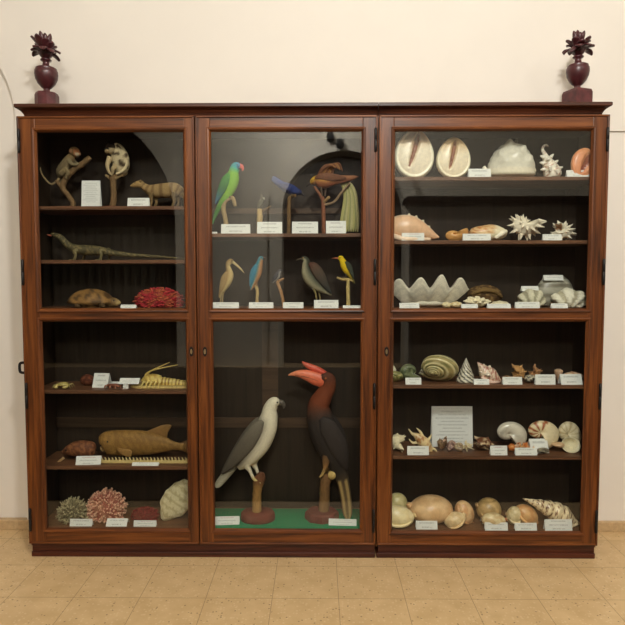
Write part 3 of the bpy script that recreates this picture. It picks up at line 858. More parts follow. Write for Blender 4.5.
cd = card(119, 138.8, 377.6, 384.4, .08, z, 'wide white label card on a small white block beside the pale lobster', CARDR, 40, lift=at(125, 384, .08).z-z)
bm = BM(); hh = at(125, 384, .08).z-z; xx = at(125.4, 384, .08).x-at(128.9, 384, .08).x
box(bm, xx-.013, xx+.013, .002, .022, -hh, .001, bev=.001); o = build('block_foot', bm, [CARD1], cd, smooth=False)

sp, t = mount('dried_lobster', 160, .14, z, 'pale yellow spiny lobster with long feelers on a flat plank', 'lobster specimen')
k = sp.k
bm = BM(); prism(bm, [(sp.P(x, 300).x, y) for x, y in ((129.5, -3*k), (138, -9*k), (190, -9*k), (190, 9*k), (138, 9*k))], 0, 2.2*k)
for v in bm.verts: v.co = Vector((v.co.x, v.co.z, v.co.y))
for v in bm.verts: v[L(bm)] = rgba((206, 182, 118))
build('plank', bm, BARK, t, smooth=False)
yel = patches((214, 190, 108), (176, 140, 70), 120, .1)
def segs(tt, a=0, co=None):
    return (222, 198, 118) if math.sin(tt*70) > -.3 else (150, 116, 60)
bm = BM()
pts = []
for i in range(25):
    u = i/24; x = 150+38*u; r = 5.6*(1-.45*u)*(1+.10*(1 if i % 3 == 0 else 0)); pts.append((x, 380.6+3.4*u, r, r*1.0))
tube(bm, sp.path(pts), 14, 2, segs)
tube(bm, sp.path([(141, 381.5, 1.0), (144, 380.5, 3.4, 3.4), (148, 379.6, 5.0, 5.0), (154, 379.6, 5.9, 5.6), (160, 380.6, 5.4, 5.4)]), 14, 4, yel)
build('body', bm, HORN, t)
for pth in ([(146, 378, 1.3, 1.3, -2), (147.5, 373, .9, .9, -3), (158, 367.4, .6, .6, -4), (171, 361.5, .25, .25, -5)], [(146, 378, 1.3, 1.3, 2), (149, 372, .9, .9, 3), (160, 369, .6, .6, 6), (176, 366, .25, .25, 9)]):
    part(t, 'feeler', [(pth, (214, 186, 104))], HORN, sp, seg=8, sub=5)
for j in range(5):
    for s in (-1, 1):
        part(t, 'leg', [([(148+3.2*j, 383, 1.2, 1.2, s*4), (146+4*j, 380.5, .9, .9, s*8), (143.6+4.2*j, 386, .7, .7, s*9), (141.6+4.6*j, 388.6, .35, .35, s*8)], (222, 198, 120))], HORN, sp, seg=8, sub=4)
bm = BM()
for s in (-.6, -.3, 0, .3, .6): tube(bm, [(sp.P(185, 300).x, s*3*k, 4*k, 1.2*k, 1.6*k), (sp.P(189, 300).x, s*9*k, 3.4*k, 1.2*k, 2.2*k), (sp.P(192, 300).x, s*13*k, 3*k, .4*k, 1.4*k)], 8, 3, (206, 178, 100))
build('tail_fan', bm, HORN, t)

# ---- lower left, fish shelf
z = SH['L'][3]
sp, t = mount('dried_boxfish', 78, .14, z, 'small reddish brown dried boxfish left of the big fish', 'fish specimen')
part(t, 'body', [([(61.5, 452, .8), (64, 451.6, 2.6, 2.6), (70, 450, 6, 5.4), (78, 448.6, 8, 7), (87, 449, 8.4, 7), (93, 449.6, 7.4, 5), (95.4, 450, 4, 2)], patches((106, 62, 38), (146, 94, 58), 70, .05))], SCALES, sp, seg=18, sub=5)
part(t, 'fin', [([(66, 456, 1.4, .5, -5), (62, 459.4, 1.2, .4, -6), (59, 461, .6, .3, -6)], (176, 140, 96))], HORN, sp)
part(t, 'stand', [([(80, None, 2.2), (80, 460, 2.0), (80, 454, 2.0)], (70, 44, 30))], BARK, sp)
dot(t, 'eye', sp, 68, 448.8, .9, -5.0, (18, 12, 8), HORN)

sp, t = mount('dried_fish', 140, .17, z, 'big golden brown blunt-headed fish held above the saw', 'fish specimen')
fc = patches((134, 98, 48), (152, 114, 58), 55, .05)
part(t, 'body', [([(102.4, 445, 3.2, 2.6), (103.2, 444.4, 8.4, 5), (105.4, 443.6, 11.4, 6.6), (111, 443, 12.8, 7.6), (124, 442.8, 13.2, 8), (140, 442.8, 12.8, 8), (153, 443.4, 11.2, 6.6), (163, 444.2, 8.4, 4.4), (171, 445.4, 5.4, 2.6), (178, 446.4, 4.0, 1.8), (186, 446.8, 4.0, 1.4)], fc)], SCALES, sp, seg=22, sub=5)
part(t, 'dorsal_fin', [([(145, 433.6, 1.6, 1.2), (152, 432.6, 3.6, 1.0), (158, 432, 5.4, .9), (163, 431.6, 7.0, .7), (167.4, 432, 8.0, .5), (168.2, 432.2, 7.6, .3)], (138, 102, 56))], HORN, sp)
part(t, 'tail_fin', [([(178, 446.8, 3.4, 1.2), (184, 446.6, 5.5, .9), (190, 446.4, 7.8, .6), (191, 446.4, 7.4, .3)], (120, 84, 48))], HORN, sp)
part(t, 'pectoral_fin', [([(120, 447, 1.6, .5, -8), (126, 449, 3.4, .5, -9.5), (132, 450.5, 3.8, .4, -10), (135, 451, 2.4, .3, -10)], (150, 112, 62))], HORN, sp)
part(t, 'mouth', [([(101.6, 446.6, 1.3, 2.2), (102, 449, 1.2, 2.6), (103.6, 451, .8, 2)], (176, 142, 92))], HORN, sp)
part(t, 'stand', [([(125, None, 2), (125, 462, 1.8), (125, 448, 1.8)], (64, 42, 28))], BARK, sp)
for d in (-6.2, 6.2): dot(t, 'eye', sp, 110, 440, 1.4, d, (20, 14, 8), HORN)

sp, t = mount('sawfish_saw', 145, .095, z, 'long pale toothed saw of a sawfish lying below the big fish', 'saw specimen')
k = sp.k
part(t, 'blade', [([(99.5, 462.2, 1.6, 1.2), (103, 462.2, 2.3, 1.4), (145, 462.4, 2.5, 1.5), (188, 462.6, 2.6, 1.6), (190, 462.6, 2.0, 1.2)], (196, 172, 112))], CHALK, sp, seg=12, sub=3)
for i in range(25):
    x = 102.5+3.5*i
    for s in (-1, 1):
        part(t, 'tooth', [([(x, 462.3+s*1.6, 1.0, .7), (x-.5, 462.3+s*3.6, .8, .5), (x-1.3, 462.3+s*5.2, .25, .2)], (208, 188, 132))], CHALK, sp, seg=6, sub=2)
card(75.8, 100.4, 456.2, 469.4, .06, z, 'white label card with red heading tilted before the small boxfish', CARDR, 25, 4)
card(131.8, 158.4, 462.2, 470.4, .045, z, 'low white label card lying before the sawfish saw', CARDR, 40)

# ---- lower left floor
z = FZ
coral('branching_coral', 'round grey green branching coral in the bottom left corner', 56, 89.5, 496.5, .14, z, (150, 140, 106), 190, 1.0, .022, 11, .66, tips=(184, 174, 136))
coral('pink_coral', 'large salmon pink coral head with a dense frilly surface', 86, 127.5, 487.8, .17, z, lambda u: (226, 150, 120) if mnoise.noise(u*3) < .1 else (206, 112, 96), 420, .97, .024, 12, .86, tips=(238, 190, 160), depthk=.7)
coral('dark_red_coral', 'low dark red coral lump beside the pale fan shell', 131, 160, 506.4, .14, z, (140, 34, 40), 260, .98, .04, 13, .93, depthk=.7, branch=False)
bm = BM()
def fanf(u):
    return 1+.022*math.cos(26*math.atan2(u.x, u.z+1.05))+.012*math.sin(24*u.z)
ball(bm, (0, 0, 0), (.62, .2, 1), lambda u: (212, 200, 160) if math.sin(20*u.z+hsh_(u)) > -.5 else (184, 170, 128), 64, fanf)
for v in bm.verts:
    if v.co.z < -.4: v.co.x *= 1+.7*(v.co.z+.4)
rot(bm, -8, 35, 0)
shell('fan_shell', 'large pale ribbed fan shell leaning at the right end of the bottom left floor', 'seashell', bm, 160.5, 196, 480, .15, z, CHALK, .07)
card(69.7, 92, 519.4, 528, .055, z, 'white label card before the grey green branching coral', CARD1, 15)
card(105.8, 126.6, 518.6, 528.4, .055, z, 'white label card before the salmon pink coral', CARD1, 40)
card(133.6, 156.2, 520.8, 528.2, .055, z, 'white label card before the dark red coral lump', CARDR, 15)
# ------------------------------------------------------------------ birds
def bird(name, label, px, Y, zs, body, colf, wings=(), beak=None, eyes=(), legs=(), perch=(), tail=None, base=None, cat='stuffed bird', seg=16, wingc=None, headfn=None, perchc=BARKC):
    sp, t = mount(name, px, Y, zs, label, cat)
    part(t, 'body', [(body, colf)], FEATHER, sp, seg=seg, sub=6, fn=(lambda bm: headfn(bm, sp)) if headfn else None)
    for w_, c in wings:
        for sgn in (-1, 1):
            pw = [(p[0], p[1], p[2], p[3], sgn*p[4]) for p in w_]
            part(t, 'wing', [(pw, c)], FEATHER, sp, seg=12, sub=6)
    for b, c in (beak or ()): part(t, 'beak', [(b, c)], HORN, sp, seg=12, sub=5)
    for (x, y, r, d, c) in eyes:
        for s in (-1, 1): dot(t, 'eye', sp, x, y, r, s*d, c, HORN)
    if tail: part(t, 'tail', [tail], FEATHER, sp, seg=12, sub=5)
    for p, c in legs: part(t, 'leg', [(p, c)], HORN, sp, seg=8, sub=4)
    if perch: part(t, 'perch', [(p, c, .18) for p, c in perch], BARK, sp, seg=12, sub=4)
    if base: base(t, sp)
    return sp, t
BK = (14, 12, 10)
z = SH['M'][0]
par = grad((0, (60, 120, 170)), (.10, (56, 140, 180)), (.22, (56, 166, 160)), (.32, (126, 184, 60)), (.6, (134, 186, 58)), (.8, (60, 130, 40)), (1, (70, 140, 70)))
bird('mounted_parrot', 'bright green parrot with blue head and red beak on forked branch', 227, .15, z,
     [(239.2, 168, 1.0), (238, 166.4, 3.6, 3.4), (235.6, 167, 4.6, 4.2), (233.6, 172, 5.0, 4.8), (232.6, 179, 6.4, 6), (230, 187, 6.4, 6), (226.6, 194.5, 4.8, 4.6), (222.4, 201, 3.2, 3.2), (218, 209, 2.4, 1.8), (214.6, 217, 1.6, 1.2), (212.6, 224, .6)], par,
     wings=[([(229.5, 174, 1.4, 1.0, 4.6), (227, 180, 4.0, 1.4, 5.4), (223.6, 188, 4.2, 1.4, 5.2), (219, 197, 2.6, 1.0, 3.6), (215.6, 204, .6, .6, 2)], grad((0, (70, 150, 50)), (.5, (40, 110, 50)), (.8, (36, 110, 130)), (1, (40, 90, 130))))],
     beak=[([(238.6, 165.4, 2.2, 1.6), (241.4, 166.4, 2.1, 1.4), (242.8, 169, 1.2, .9), (242.2, 171, .3)], (220, 96, 84))],
     eyes=[(237.6, 165.6, .7, 3.2, BK)], legs=[([(229, 193, 1.0, 1.0, -2), (229.6, 197, .8, .8, -2), (231, 198, .6, .6, -2)], (120, 96, 80)), ([(228, 194, 1.0, 1.0, 2), (228.6, 197, .8, .8, 2), (230, 198, .6, .6, 2)], (120, 96, 80))],
     perch=[([(227.4, None, 2.4), (226, 222, 2.3), (223.6, 211, 2.3), (224, 203, 2.5), (228, 198.6, 2.2), (232, 197.6, 1.9), (233.6, 200, 1.9), (235.2, 206.2, 1.7)], BARKL)])
card(221, 250, 223.8, 233.6, .05, z, 'white label card in front of the green parrot', CARD1, 12)
bird('mounted_hummingbird', 'tiny grey bird with white throat on a thick short stump', 261, .15, z,
     [(263.8, 199.6, .8), (263.2, 198.2, 1.7, 1.6), (262, 200, 1.9, 1.8), (260.6, 203.4, 2.4, 2.2), (259.2, 207, 1.7, 1.6), (258.4, 210, .8)], grad((0, (226, 220, 204)), (.3, (120, 116, 100)), (1, (84, 80, 66))),
     wings=[([(262, 200.6, .8, .4, 1.4), (261.8, 197, .9, .35, 3), (261.6, 193.4, .3, .3, 4)], (96, 90, 76))],
     beak=[([(264, 198.6, .6), (266.6, 199.2, .35), (269, 199.6, .15)], (60, 48, 40))], eyes=[(263.6, 197.6, .4, 1.4, BK)],
     perch=[([(259.8, None, 3.0), (259.7, 222, 2.9), (259.6, 212, 2.8), (259.6, 208.8, 2.4)], (186, 158, 110)), ([(261, 212, 1.0), (266, 208.6, .8), (271.4, 205.8, .5)], BARKC)])
card(257, 282, 221.4, 233.6, .05, z, 'white label card in front of the tiny grey bird', CARD2, 12)
bird('mounted_roller', 'dark blue bird with long tail raised leftwards on straight post', 290, .15, z,
     [(301.4, 194, .8), (300, 192.8, 2.6, 2.6), (297, 191.6, 3.4, 3.2), (292.6, 190, 4.6, 4.4), (286.6, 187.6, 4.8, 4.4), (281.6, 184.8, 3.6, 3), (277.4, 181.6, 3.2, 1.4), (273.2, 178.4, 2.6, .8), (272, 177.8, 1.4, .5)], grad((0, (40, 44, 70)), (.4, (50, 64, 120)), (.7, (60, 74, 130)), (1, (84, 92, 120))),
     wings=[([(295, 189.4, 1.2, .8, 3), (289.6, 188.6, 3.4, 1.0, 4.4), (283, 186.4, 2.4, .8, 3.6), (278, 184, .6, .5, 2)], (44, 54, 100))],
     beak=[([(301, 193.4, 1.1, .9), (303.6, 195, .7), (305.4, 196.6, .2)], (40, 34, 34))], eyes=[(299.6, 192, .5, 2.5, BK)],
     legs=[([(292, 193, .8, .8, -1.4), (291.6, 197, .6, .6, -1.4)], (90, 76, 60)), ([(292, 193, .8, .8, 1.4), (291.6, 197, .6, .6, 1.4)], (90, 76, 60))],
     perch=[([(288.8, None, 1.9), (289, 220, 1.8), (289, 205, 1.8), (289.6, 198, 1.7), (292, 196.4, 1.4), (295.6, 196, 1.5, 1.5, -4)], BARKC)])
card(292, 318, 221.2, 233.6, .05, z, 'white label card in front of the dark blue bird', CARD2, 12)
sp, t = bird('mounted_bird_of_paradise', 'large brown and yellow bird with pale trailing plumes on a forked post', 326, .16, z,
     [(310.4, 183.6, 1.0), (312.4, 182, 3.0, 2.8), (315.4, 180.4, 4.2, 3.8), (320, 180.6, 7.0, 6), (326, 180.6, 7.4, 6.4), (333, 180, 5.6, 5), (340, 179.4, 4.2, 3.4), (348, 178.4, 3.0, 2), (354, 177.4, 1.9, 1), (358.4, 176.6, .6)], belly(grad((0, (150, 110, 50)), (.3, (150, 90, 60)), (1, (140, 90, 64))), grad((0, (206, 160, 50)), (.45, (222, 178, 62)), (.7, (150, 100, 66)), (1, (140, 96, 70))), .5),
     wings=[([(315, 178.6, 1.2, 1.0, 4.5), (321, 177.6, 3.2, 1.6, 5.6), (329, 178, 3.8, 1.6, 5.8), (338, 178.4, 3.0, 1.2, 4.6), (346, 178.4, 1.2, .8, 2.4)], (116, 76, 54))],
     beak=[([(311, 182.6, 1.5, 1.2), (308.4, 184.6, 1.0), (306.6, 187, .3)], (50, 40, 36))], eyes=[(312, 181.2, .6, 2.7, BK)],
     legs=[([(321, 186, 1, 1, -2), (321.4, 191, .8, .8, -2), (322.4, 196, .6, .6, -1.6)], (100, 80, 60)), ([(326, 186, 1, 1, 2), (325.4, 191, .8, .8, 2), (325, 196, .6, .6, 1.6)], (100, 80, 60))],
     perch=[([(323.8, None, 2.0), (323.6, 220, 2.0), (323.2, 205, 2.0), (322.6, 199, 2.0), (318.6, 192.6, 1.4), (314, 186.4, 1.0)], (134, 86, 62)),
            ([(323, 203, 1.6), (328, 198.6, 1.6, 1.6, -3), (328.6, 198, 1.5, 1.5, -4)], (150, 120, 80)),
            ([(324, 205, 1.4), (334, 202, 1.2), (341, 193, 1.1), (350.4, 182.4, .8)], (140, 116, 90))])
for i in range(5):
    part(t, 'tuft_feather', [([(319+3*i, 176, 1.8, 1.6, (i-2)*1.2), (322+3*i, 170.5-1.1*i, 2.0, 1.2, (i-2)*1.8), (327+3*i, 166.4-.7*i, 1.8, .9, (i-2)*2.2), (333+2.4*i, 167+.9*i, .5, .4, (i-2)*2.2)], ((116, 74, 50), (150, 104, 62))[i % 2])], FEATHER, sp, seg=8, sub=5)
for i in range(9):
    q = i/8; c = ((176, 170, 110), (150, 150, 104), (186, 176, 126))[i % 3]
    part(t, 'plume', [([(336+4*q, 180+1.5*q, 1.2, .8, 2+2*q), (343+6*q, 184-1*q, 2.0, .9, 4), (345.6+9.5*q, 196-3*q, 2.2, .9, 5), (343.4+14*q, 212, 2.0, .8, 5), (341+17*q, 225, 1.6, .7, 5), (340+18*q, 231.6, .5, .4, 5)], c)], FEATHER, sp, seg=8, sub=5)
card(326, 346, 220.4, 233.6, .05, z, 'white label card in front of the bird with trailing plumes', CARD2, 12)
card(211.8, 217, 231.6, 233.6, .05, z, 'tiny white tag at the left end of the upper bird shelf', CARD1, 20)

z = MIDZ
bird('mounted_heron', 'small tan heron with bent neck and long drooping beak', 229, .13, z,
     [(232.4, 262.6, 1.0), (231.2, 261.4, 2.7, 2.4), (228.8, 262.6, 2.6, 2.3), (227.8, 266, 2.3, 2.2), (228.8, 270, 3.0, 2.8), (229, 275, 4.6, 4.2), (226.6, 281.5, 5.0, 4.4), (223.4, 288, 3.6, 3.2), (220.6, 293.6, 2.0, 1.4), (219, 297.6, .6)], belly((150, 118, 70), (206, 180, 124), .6, 1),
     wings=[([(227, 272, 1.2, .8, 3), (225.2, 278, 3.4, 1.0, 4), (222.6, 286, 2.6, .9, 3.4), (220, 293, .6, .5, 2)], (160, 130, 82))],
     beak=[([(232, 261.6, 1.5, 1.2), (236, 264.6, 1.2, .9), (240.4, 268.6, .9), (244.2, 273, .25)], (206, 182, 130))], eyes=[(232, 260.8, .5, 2.2, BK)],
     legs=[([(224.4, 288, 1.0, 1.0, -1.5), (221.4, 296, .7, .7, -1.5), (220.6, None, .6, .6, -1.5), (223, None, .4, .4, -1.5)], (176, 150, 100)), ([(225.4, 288, 1.0, 1.0, 1.5), (222.6, 296, .7, .7, 1.5), (222.4, None, .6, .6, 1.5), (225, None, .4, .4, 1.5)], (176, 150, 100))])
card(211, 238.6, 302, 309.6, .05, z, 'white label card in front of the tan heron', CARD1, 20)
bird('mounted_kingfisher', 'slim bird with turquoise back and tan head on thin twig', 257, .13, z,
     [(262.4, 260.4, .8), (261.2, 258.6, 2.7, 2.5), (260.2, 261, 2.8, 2.6), (258.8, 266, 3.8, 3.5), (257.2, 273, 4.4, 4), (255, 280, 3.2, 3), (252.4, 286, 2.0, 1.6), (250.8, 290, .7)], belly((46, 130, 146), (176, 124, 78), .3, 1),
     wings=[([(256.6, 264.6, 1.2, .8, 3), (254, 271, 3.0, 1.0, 3.6), (251.8, 279, 2.2, .8, 3), (250.4, 286, .6, .5, 2)], (40, 124, 150))],
     beak=[([(261.8, 257.8, 1.2, 1.0), (264.4, 257.8, .8), (266.6, 258.4, .2)], (96, 70, 50))], eyes=[(261.8, 257.8, .5, 2.3, BK)],
     legs=[([(256.4, 280, .8, .8, -1), (256.8, 286, .6, .6, -1)], (150, 110, 70)), ([(256.8, 280, .8, .8, 1), (257, 286, .6, .6, 1)], (150, 110, 70))],
     perch=[([(257.2, None, 1.6), (257, 300, 1.6), (257.4, 292, 1.5), (256.2, 286.6, 1.6), (255, 285.6, 1.0)], (188, 160, 106))])
card(248.8, 273.2, 302, 309.6, .05, z, 'white label card in front of the turquoise kingfisher', CARD1, 20)
bird('mounted_wagtail', 'small black and grey bird leaning on a bent twig', 279, .13, z,
     [(281.4, 271.6, .6), (280.2, 270.6, 1.9, 1.8), (278.8, 272.4, 2.0, 1.9), (277.2, 275.6, 2.9, 2.6), (275, 279, 2.4, 2.2), (273.2, 281.6, 1.2, .9), (272, 283.4, .4)], belly((56, 56, 64), (150, 146, 140), .3, 1),
     wings=[([(278.4, 273.6, .8, .6, 2), (275.6, 277, 2.0, .7, 2.6), (273, 281, .5, .4, 1.6)], (40, 42, 52))],
     beak=[([(281, 270.4, .8, .7), (283, 271, .2)], (40, 34, 30))], eyes=[(280.8, 270, .4, 1.6, BK)],
     legs=[([(277.6, 278, .6, .6, -.8), (279, 281.4, .5, .5, -.8)], (110, 76, 50))],
     perch=[([(283.6, None, 1.4), (282.4, 297, 1.5), (279.6, 288, 1.6), (277.8, 283, 1.5), (279.4, 280.6, 1.3), (284, 278.4, .9)], (176, 130, 86))])
card(283, 303.4, 302, 309.6, .05, z, 'white label card right of the black and grey bird', CARD1, 20)
bird('mounted_night_heron', 'stocky dark grey green bird with pale streaked breast', 313, .14, z,
     [(301.4, 259.6, .8), (303.6, 258.6, 2.7, 2.5), (306.2, 260.4, 3.0, 2.8), (306.2, 266, 4.2, 3.8), (308.2, 274, 6.6, 5.6), (314, 282, 7.0, 6), (321, 287.6, 4.8, 4), (327, 291.6, 2.8, 1.8), (331.6, 294.6, .8)], belly((66, 68, 56), (164, 156, 126), .4, -1),
     wings=[([(309, 264, 1.4, 1.0, 4), (314, 267, 4.6, 1.4, 5.6), (320, 276, 5.2, 1.3, 5.6), (326, 286, 3.0, 1.0, 3.6), (331, 293, .7, .6, 2)], grad((0, (96, 60, 48)), (.4, (84, 70, 58)), (1, (56, 62, 60))))],
     beak=[([(302, 258.8, 1.2, 1.0), (298.6, 259.6, .8), (295.8, 260.6, .2)], (70, 60, 46))], eyes=[(303, 257.8, .6, 2.3, (150, 100, 30))],
     legs=[([(313, 287, 1.2, 1.2, -2), (316, 295, .8, .8, -2), (316.6, None, .7, .7, -2), (312, None, .5, .5, -2)], (140, 124, 80)), ([(316, 287, 1.2, 1.2, 2), (319.6, 295, .8, .8, 2), (320, None, .7, .7, 2), (316, None, .5, .5, 2)], (140, 124, 80))])
card(314, 338.4, 299.8, 309.6, .05, z, 'white label card in front of the stocky grey green bird', CARD1, 15)
bird('mounted_oriole', 'bright yellow oriole with dark wings on T-shaped perch', 345, .13, z,
     [(338.4, 259.4, .8), (340.4, 258.2, 2.7, 2.5), (342.2, 260.4, 2.9, 2.7), (344.4, 265, 4.2, 3.8), (347, 270.4, 3.8, 3.4), (350, 275.4, 2.2, 1.8), (353, 280.6, 1.4, .8), (354.6, 284, .5)], grad((0, (230, 196, 30)), (.55, (226, 190, 34)), (.75, (150, 130, 40)), (1, (60, 56, 40))),
     wings=[([(345.4, 261.6, 1.0, .7, 3), (348.6, 266, 2.6, .9, 3.6), (351.4, 272.6, 1.8, .8, 2.8), (353.4, 278.6, .5, .4, 1.6)], (70, 76, 64))],
     beak=[([(339, 258.4, 1.1, .9), (335.4, 258.2, .7), (331.6, 258.4, .2)], (176, 96, 60))], eyes=[(340, 257.4, .5, 2.3, BK)],
     legs=[([(346, 272, .7, .7, -1), (345.4, 277.6, .5, .5, -1)], (90, 80, 70)), ([(347, 272, .7, .7, 1), (346.6, 277.6, .5, .5, 1)], (90, 80, 70))],
     perch=[([(348.4, None, 1.9), (348.2, 296, 1.9), (348, 286, 1.8), (348, 279.6, 1.6)], (200, 176, 116)), ([(336.8, 277.4, 1.0), (342, 279.4, 1.3), (348, 279.4, 1.5), (353, 281, 1.0)], (186, 160, 104))])
card(343, 362.4, 305, 309.6, .05, z, 'low white label card in front of the yellow oriole', CARD1, 30)

# ---- the two large birds on the green cloth
z = FG
def eagle_base(t, sp):
    disc(t, sp, 256.5, 17.3, 8.4, (110, 50, 38), squash=.8)
    bm = BM(); v = sp.P(262.4, 521.6, -14.4*sp.k); box(bm, v.x-2.6*sp.k, v.x+2.6*sp.k, v.y-.4*sp.k, v.y+3*sp.k, v.z-1.0*sp.k, v.z+.9*sp.k)
    o = build('tag', bm, CARD1, t, smooth=False)
def knob(sp):
    pass
wht, gry = (226, 216, 190), (104, 96, 84)
bird('mounted_sea_eagle', 'white breasted sea eagle with grey wings on a round wooden base', 254, .15, z,
     [(279.8, 403.4, 1.6), (277.4, 402.6, 4.4, 4.2), (273.6, 403, 6.0, 5.6), (270, 409, 7.0, 6.4), (269, 417, 8.8, 8), (266, 428, 11.0, 10), (259, 442, 12.0, 10.8), (250.4, 454, 10.4, 9.6), (243.6, 461.6, 7.4, 7), (237.6, 466, 5.0, 4)], belly(grad((0, wht), (.42, wht), (.55, (150, 140, 122)), (1, gry)), grad((0, wht), (.8, wht), (1, (190, 178, 150))), .25, 1),
     wings=[([(263.6, 419.4, 2.0, 1.6, 7.6), (258.4, 425, 6.4, 2.2, 9.6), (249.6, 438, 8.4, 2.4, 10.4), (239, 452, 7.0, 2.0, 9), (229.4, 464, 4.4, 1.4, 6), (222.6, 472.4, 1.4, .8, 3.6)], grad((0, (120, 112, 98)), (.5, (98, 90, 78)), (1, (84, 76, 66))))],
     beak=[([(279, 402.2, 3.2, 2.4), (282.2, 403, 2.6, 1.8), (284, 406, 1.5, 1.1), (283.4, 408.6, .4)], (86, 80, 72))],
     eyes=[(277.6, 401.6, .9, 4.0, BK)],
     tail=([(236, 463, 4.2, 3), (229, 471, 4.6, 2.2), (222, 479.6, 4.2, 1.6), (217.4, 485.4, 3.2, 1.2), (216, 487.4, 1.4, .8)], grad((0, gry), (.4, (170, 162, 140)), (1, (206, 196, 168)))),
     legs=[([(250, 458, 5.4, 4.6, -3.4), (247.4, 464, 4.0, 3.4, -3.4), (250.4, 470, 1.9, 1.8, -3.4), (254, 477.6, 1.6, 1.6, -3.4), (258, 479.6, 1.2, 1.2, -4), (261, 481.4, .6, .6, -5)], grad((0, wht), (.5, wht), (.6, (196, 176, 116)), (1, (186, 166, 106)))),
           ([(255, 456, 5.2, 4.6, 3.4), (253.4, 464, 3.6, 3.2, 3.4), (256, 470, 1.8, 1.8, 3.4), (258.4, 476, 1.5, 1.5, 3.4), (262, 478, 1.1, 1.1, 3.6), (264.6, 480.6, .6, .6, 4)], grad((0, wht), (.5, wht), (.6, (196, 176, 116)), (1, (186, 166, 106))))],
     perch=[([(257.4, 522, 5.2), (257, 512, 5.0), (257, 500, 4.6), (257.4, 489, 4.6), (258.6, 482, 5.8, 5.4), (260.6, 476.6, 5.2, 5), (261.6, 472.6, 3.0)], grad((0, (166, 128, 74)), (.55, (150, 112, 64)), (.75, (110, 72, 48)), (1, (104, 66, 44))))],
     base=eagle_base, seg=22)
card(214.4, 239.4, 517, 529.6, .075, FG, 'white label card with red heading beside the eagle base', CARDR, 22, 4)

def horn_base(t, sp):
    disc(t, sp, 322, 17.2, 8.6, (104, 48, 38), squash=.85, oct_=True)
    bm = BM(); v = sp.P(321.4, 520.4, -13.6*sp.k); box(bm, v.x-2.4*sp.k, v.x+2.4*sp.k, v.y-2*sp.k, v.y+2*sp.k, v.z-1.0*sp.k, v.z+.9*sp.k)
    build('tag', bm, CARD1, t, smooth=False)
    bm = BM(); v = sp.P(331.8, 473.8, -6*sp.k); ln = 12*sp.k
    tube(bm, [(v.x, v.y, v.z, 3.9*sp.k), (v.x, v.y+ln, v.z, 3.8*sp.k)], 16, 1, (120, 88, 56), ref=(0, 0, 1))
    lay = L(bm)
    for vv in bm.verts:
        if vv.co.y < v.y+1e-4: vv[lay] = rgba((206, 176, 110))
    build('cut_branch', bm, BARK, t)
ches, slat = (112, 56, 32), (50, 43, 40)
sp, t = bird('mounted_hornbill', 'tall dark hornbill with huge orange red beak on octagonal base', 326, .16, z,
     [(319.6, 380.6, 2.4, 2.6), (323.6, 378.4, 6.4, 5.4), (328, 379.8, 7.4, 6.2), (328, 387.6, 7.6, 6.6), (323, 396.4, 9.2, 8), (318.6, 406, 11.0, 9.6), (320, 418, 13.4, 12), (325.4, 434, 15.2, 13), (331.6, 451, 13.0, 11), (337.6, 465, 9.4, 7.6), (342, 478, 6.6, 4.4), (345.6, 496, 5.6, 2.8), (347.4, 512, 5.0, 2.2), (348, 518.6, 2.6, 1.4)],
     lambda tt, a=0, co=None: grad((0, (70, 52, 44)), (.10, (84, 50, 38)), (.22, ches), (.36, ches), (.46, slat), (.72, (48, 42, 38)), (.8, (92, 74, 52)), (1, (140, 114, 72)))(tt) if not (tt > .78 and math.sin(a*5) > .2) else (176, 148, 96),
     wings=[([(321, 416, 3, 2, 11), (328, 424, 9, 2.6, 12.6), (336.4, 440, 10, 2.6, 12), (342, 456, 6.6, 2.0, 9), (346, 468, 1.6, 1.0, 5)], (56, 49, 46))],
     beak=[([(324, 380.4, 7.4, 5.0), (316.6, 378.6, 7.4, 4.4), (309, 375.8, 6.0, 3.6), (300, 373.8, 4.0, 2.6), (293, 374, 2.0, 1.6), (288.4, 375.2, .5, .5)], grad((0, (220, 104, 72)), (.5, (228, 122, 88)), (1, (230, 150, 108))))],
     eyes=[(325.6, 377.6, 1.2, 5.2, (170, 90, 40))],
     legs=[([(326.6, 452, 5.4, 5, -5), (326, 460, 4.0, 3.8, -6), (324.4, 467, 1.9, 1.8, -6), (322.4, 472, 1.5, 1.5, -6), (319.6, 475.4, .9, .9, -6.4)], grad((0, (84, 62, 44)), (.4, (150, 110, 66)), (.7, (170, 140, 86)), (1, (160, 134, 84)))),
           ([(332, 452, 5.4, 5, 5), (331, 462, 3.6, 3.4, 5), (328.4, 469, 1.7, 1.7, 5), (326, 474, 1.2, 1.2, 5)], (150, 116, 72))],
     perch=[([(323.6, 520, 5.8), (324, 508, 5.6), (324.6, 494, 5.2), (325.2, 483, 5.4), (326.4, 477, 5.6), (326.6, 473.6, 3.6)], grad((0, (130, 98, 60)), (1, (112, 80, 50))))],
     base=horn_base, seg=22)
part(t, 'casque', [([(330, 376.4, 1.6, 2.6), (324, 373, 2.8, 3.0), (317, 369.6, 3.4, 3.0), (310, 366.6, 3.0, 2.6), (305, 364, 2.0, 2.0), (302.2, 361.6, .6, .8)], grad((0, (204, 76, 56)), (1, (214, 92, 70))))], HORN, sp, 'red casque above the beak', 14, 5)
part(t, 'beak_line', [([(319, 380.6, .5, 4.9), (309, 377.2, .5, 4.0), (300, 375.4, .45, 3.0), (295, 375, .4, 2.0)], (60, 30, 26))], HORN, sp, 'dark line between the halves of the beak', 8, 4)
card(328.6, 356.4, 519.4, 530, .07, FG, 'white label card beside the octagonal base of the hornbill', CARD2, 22, -3)
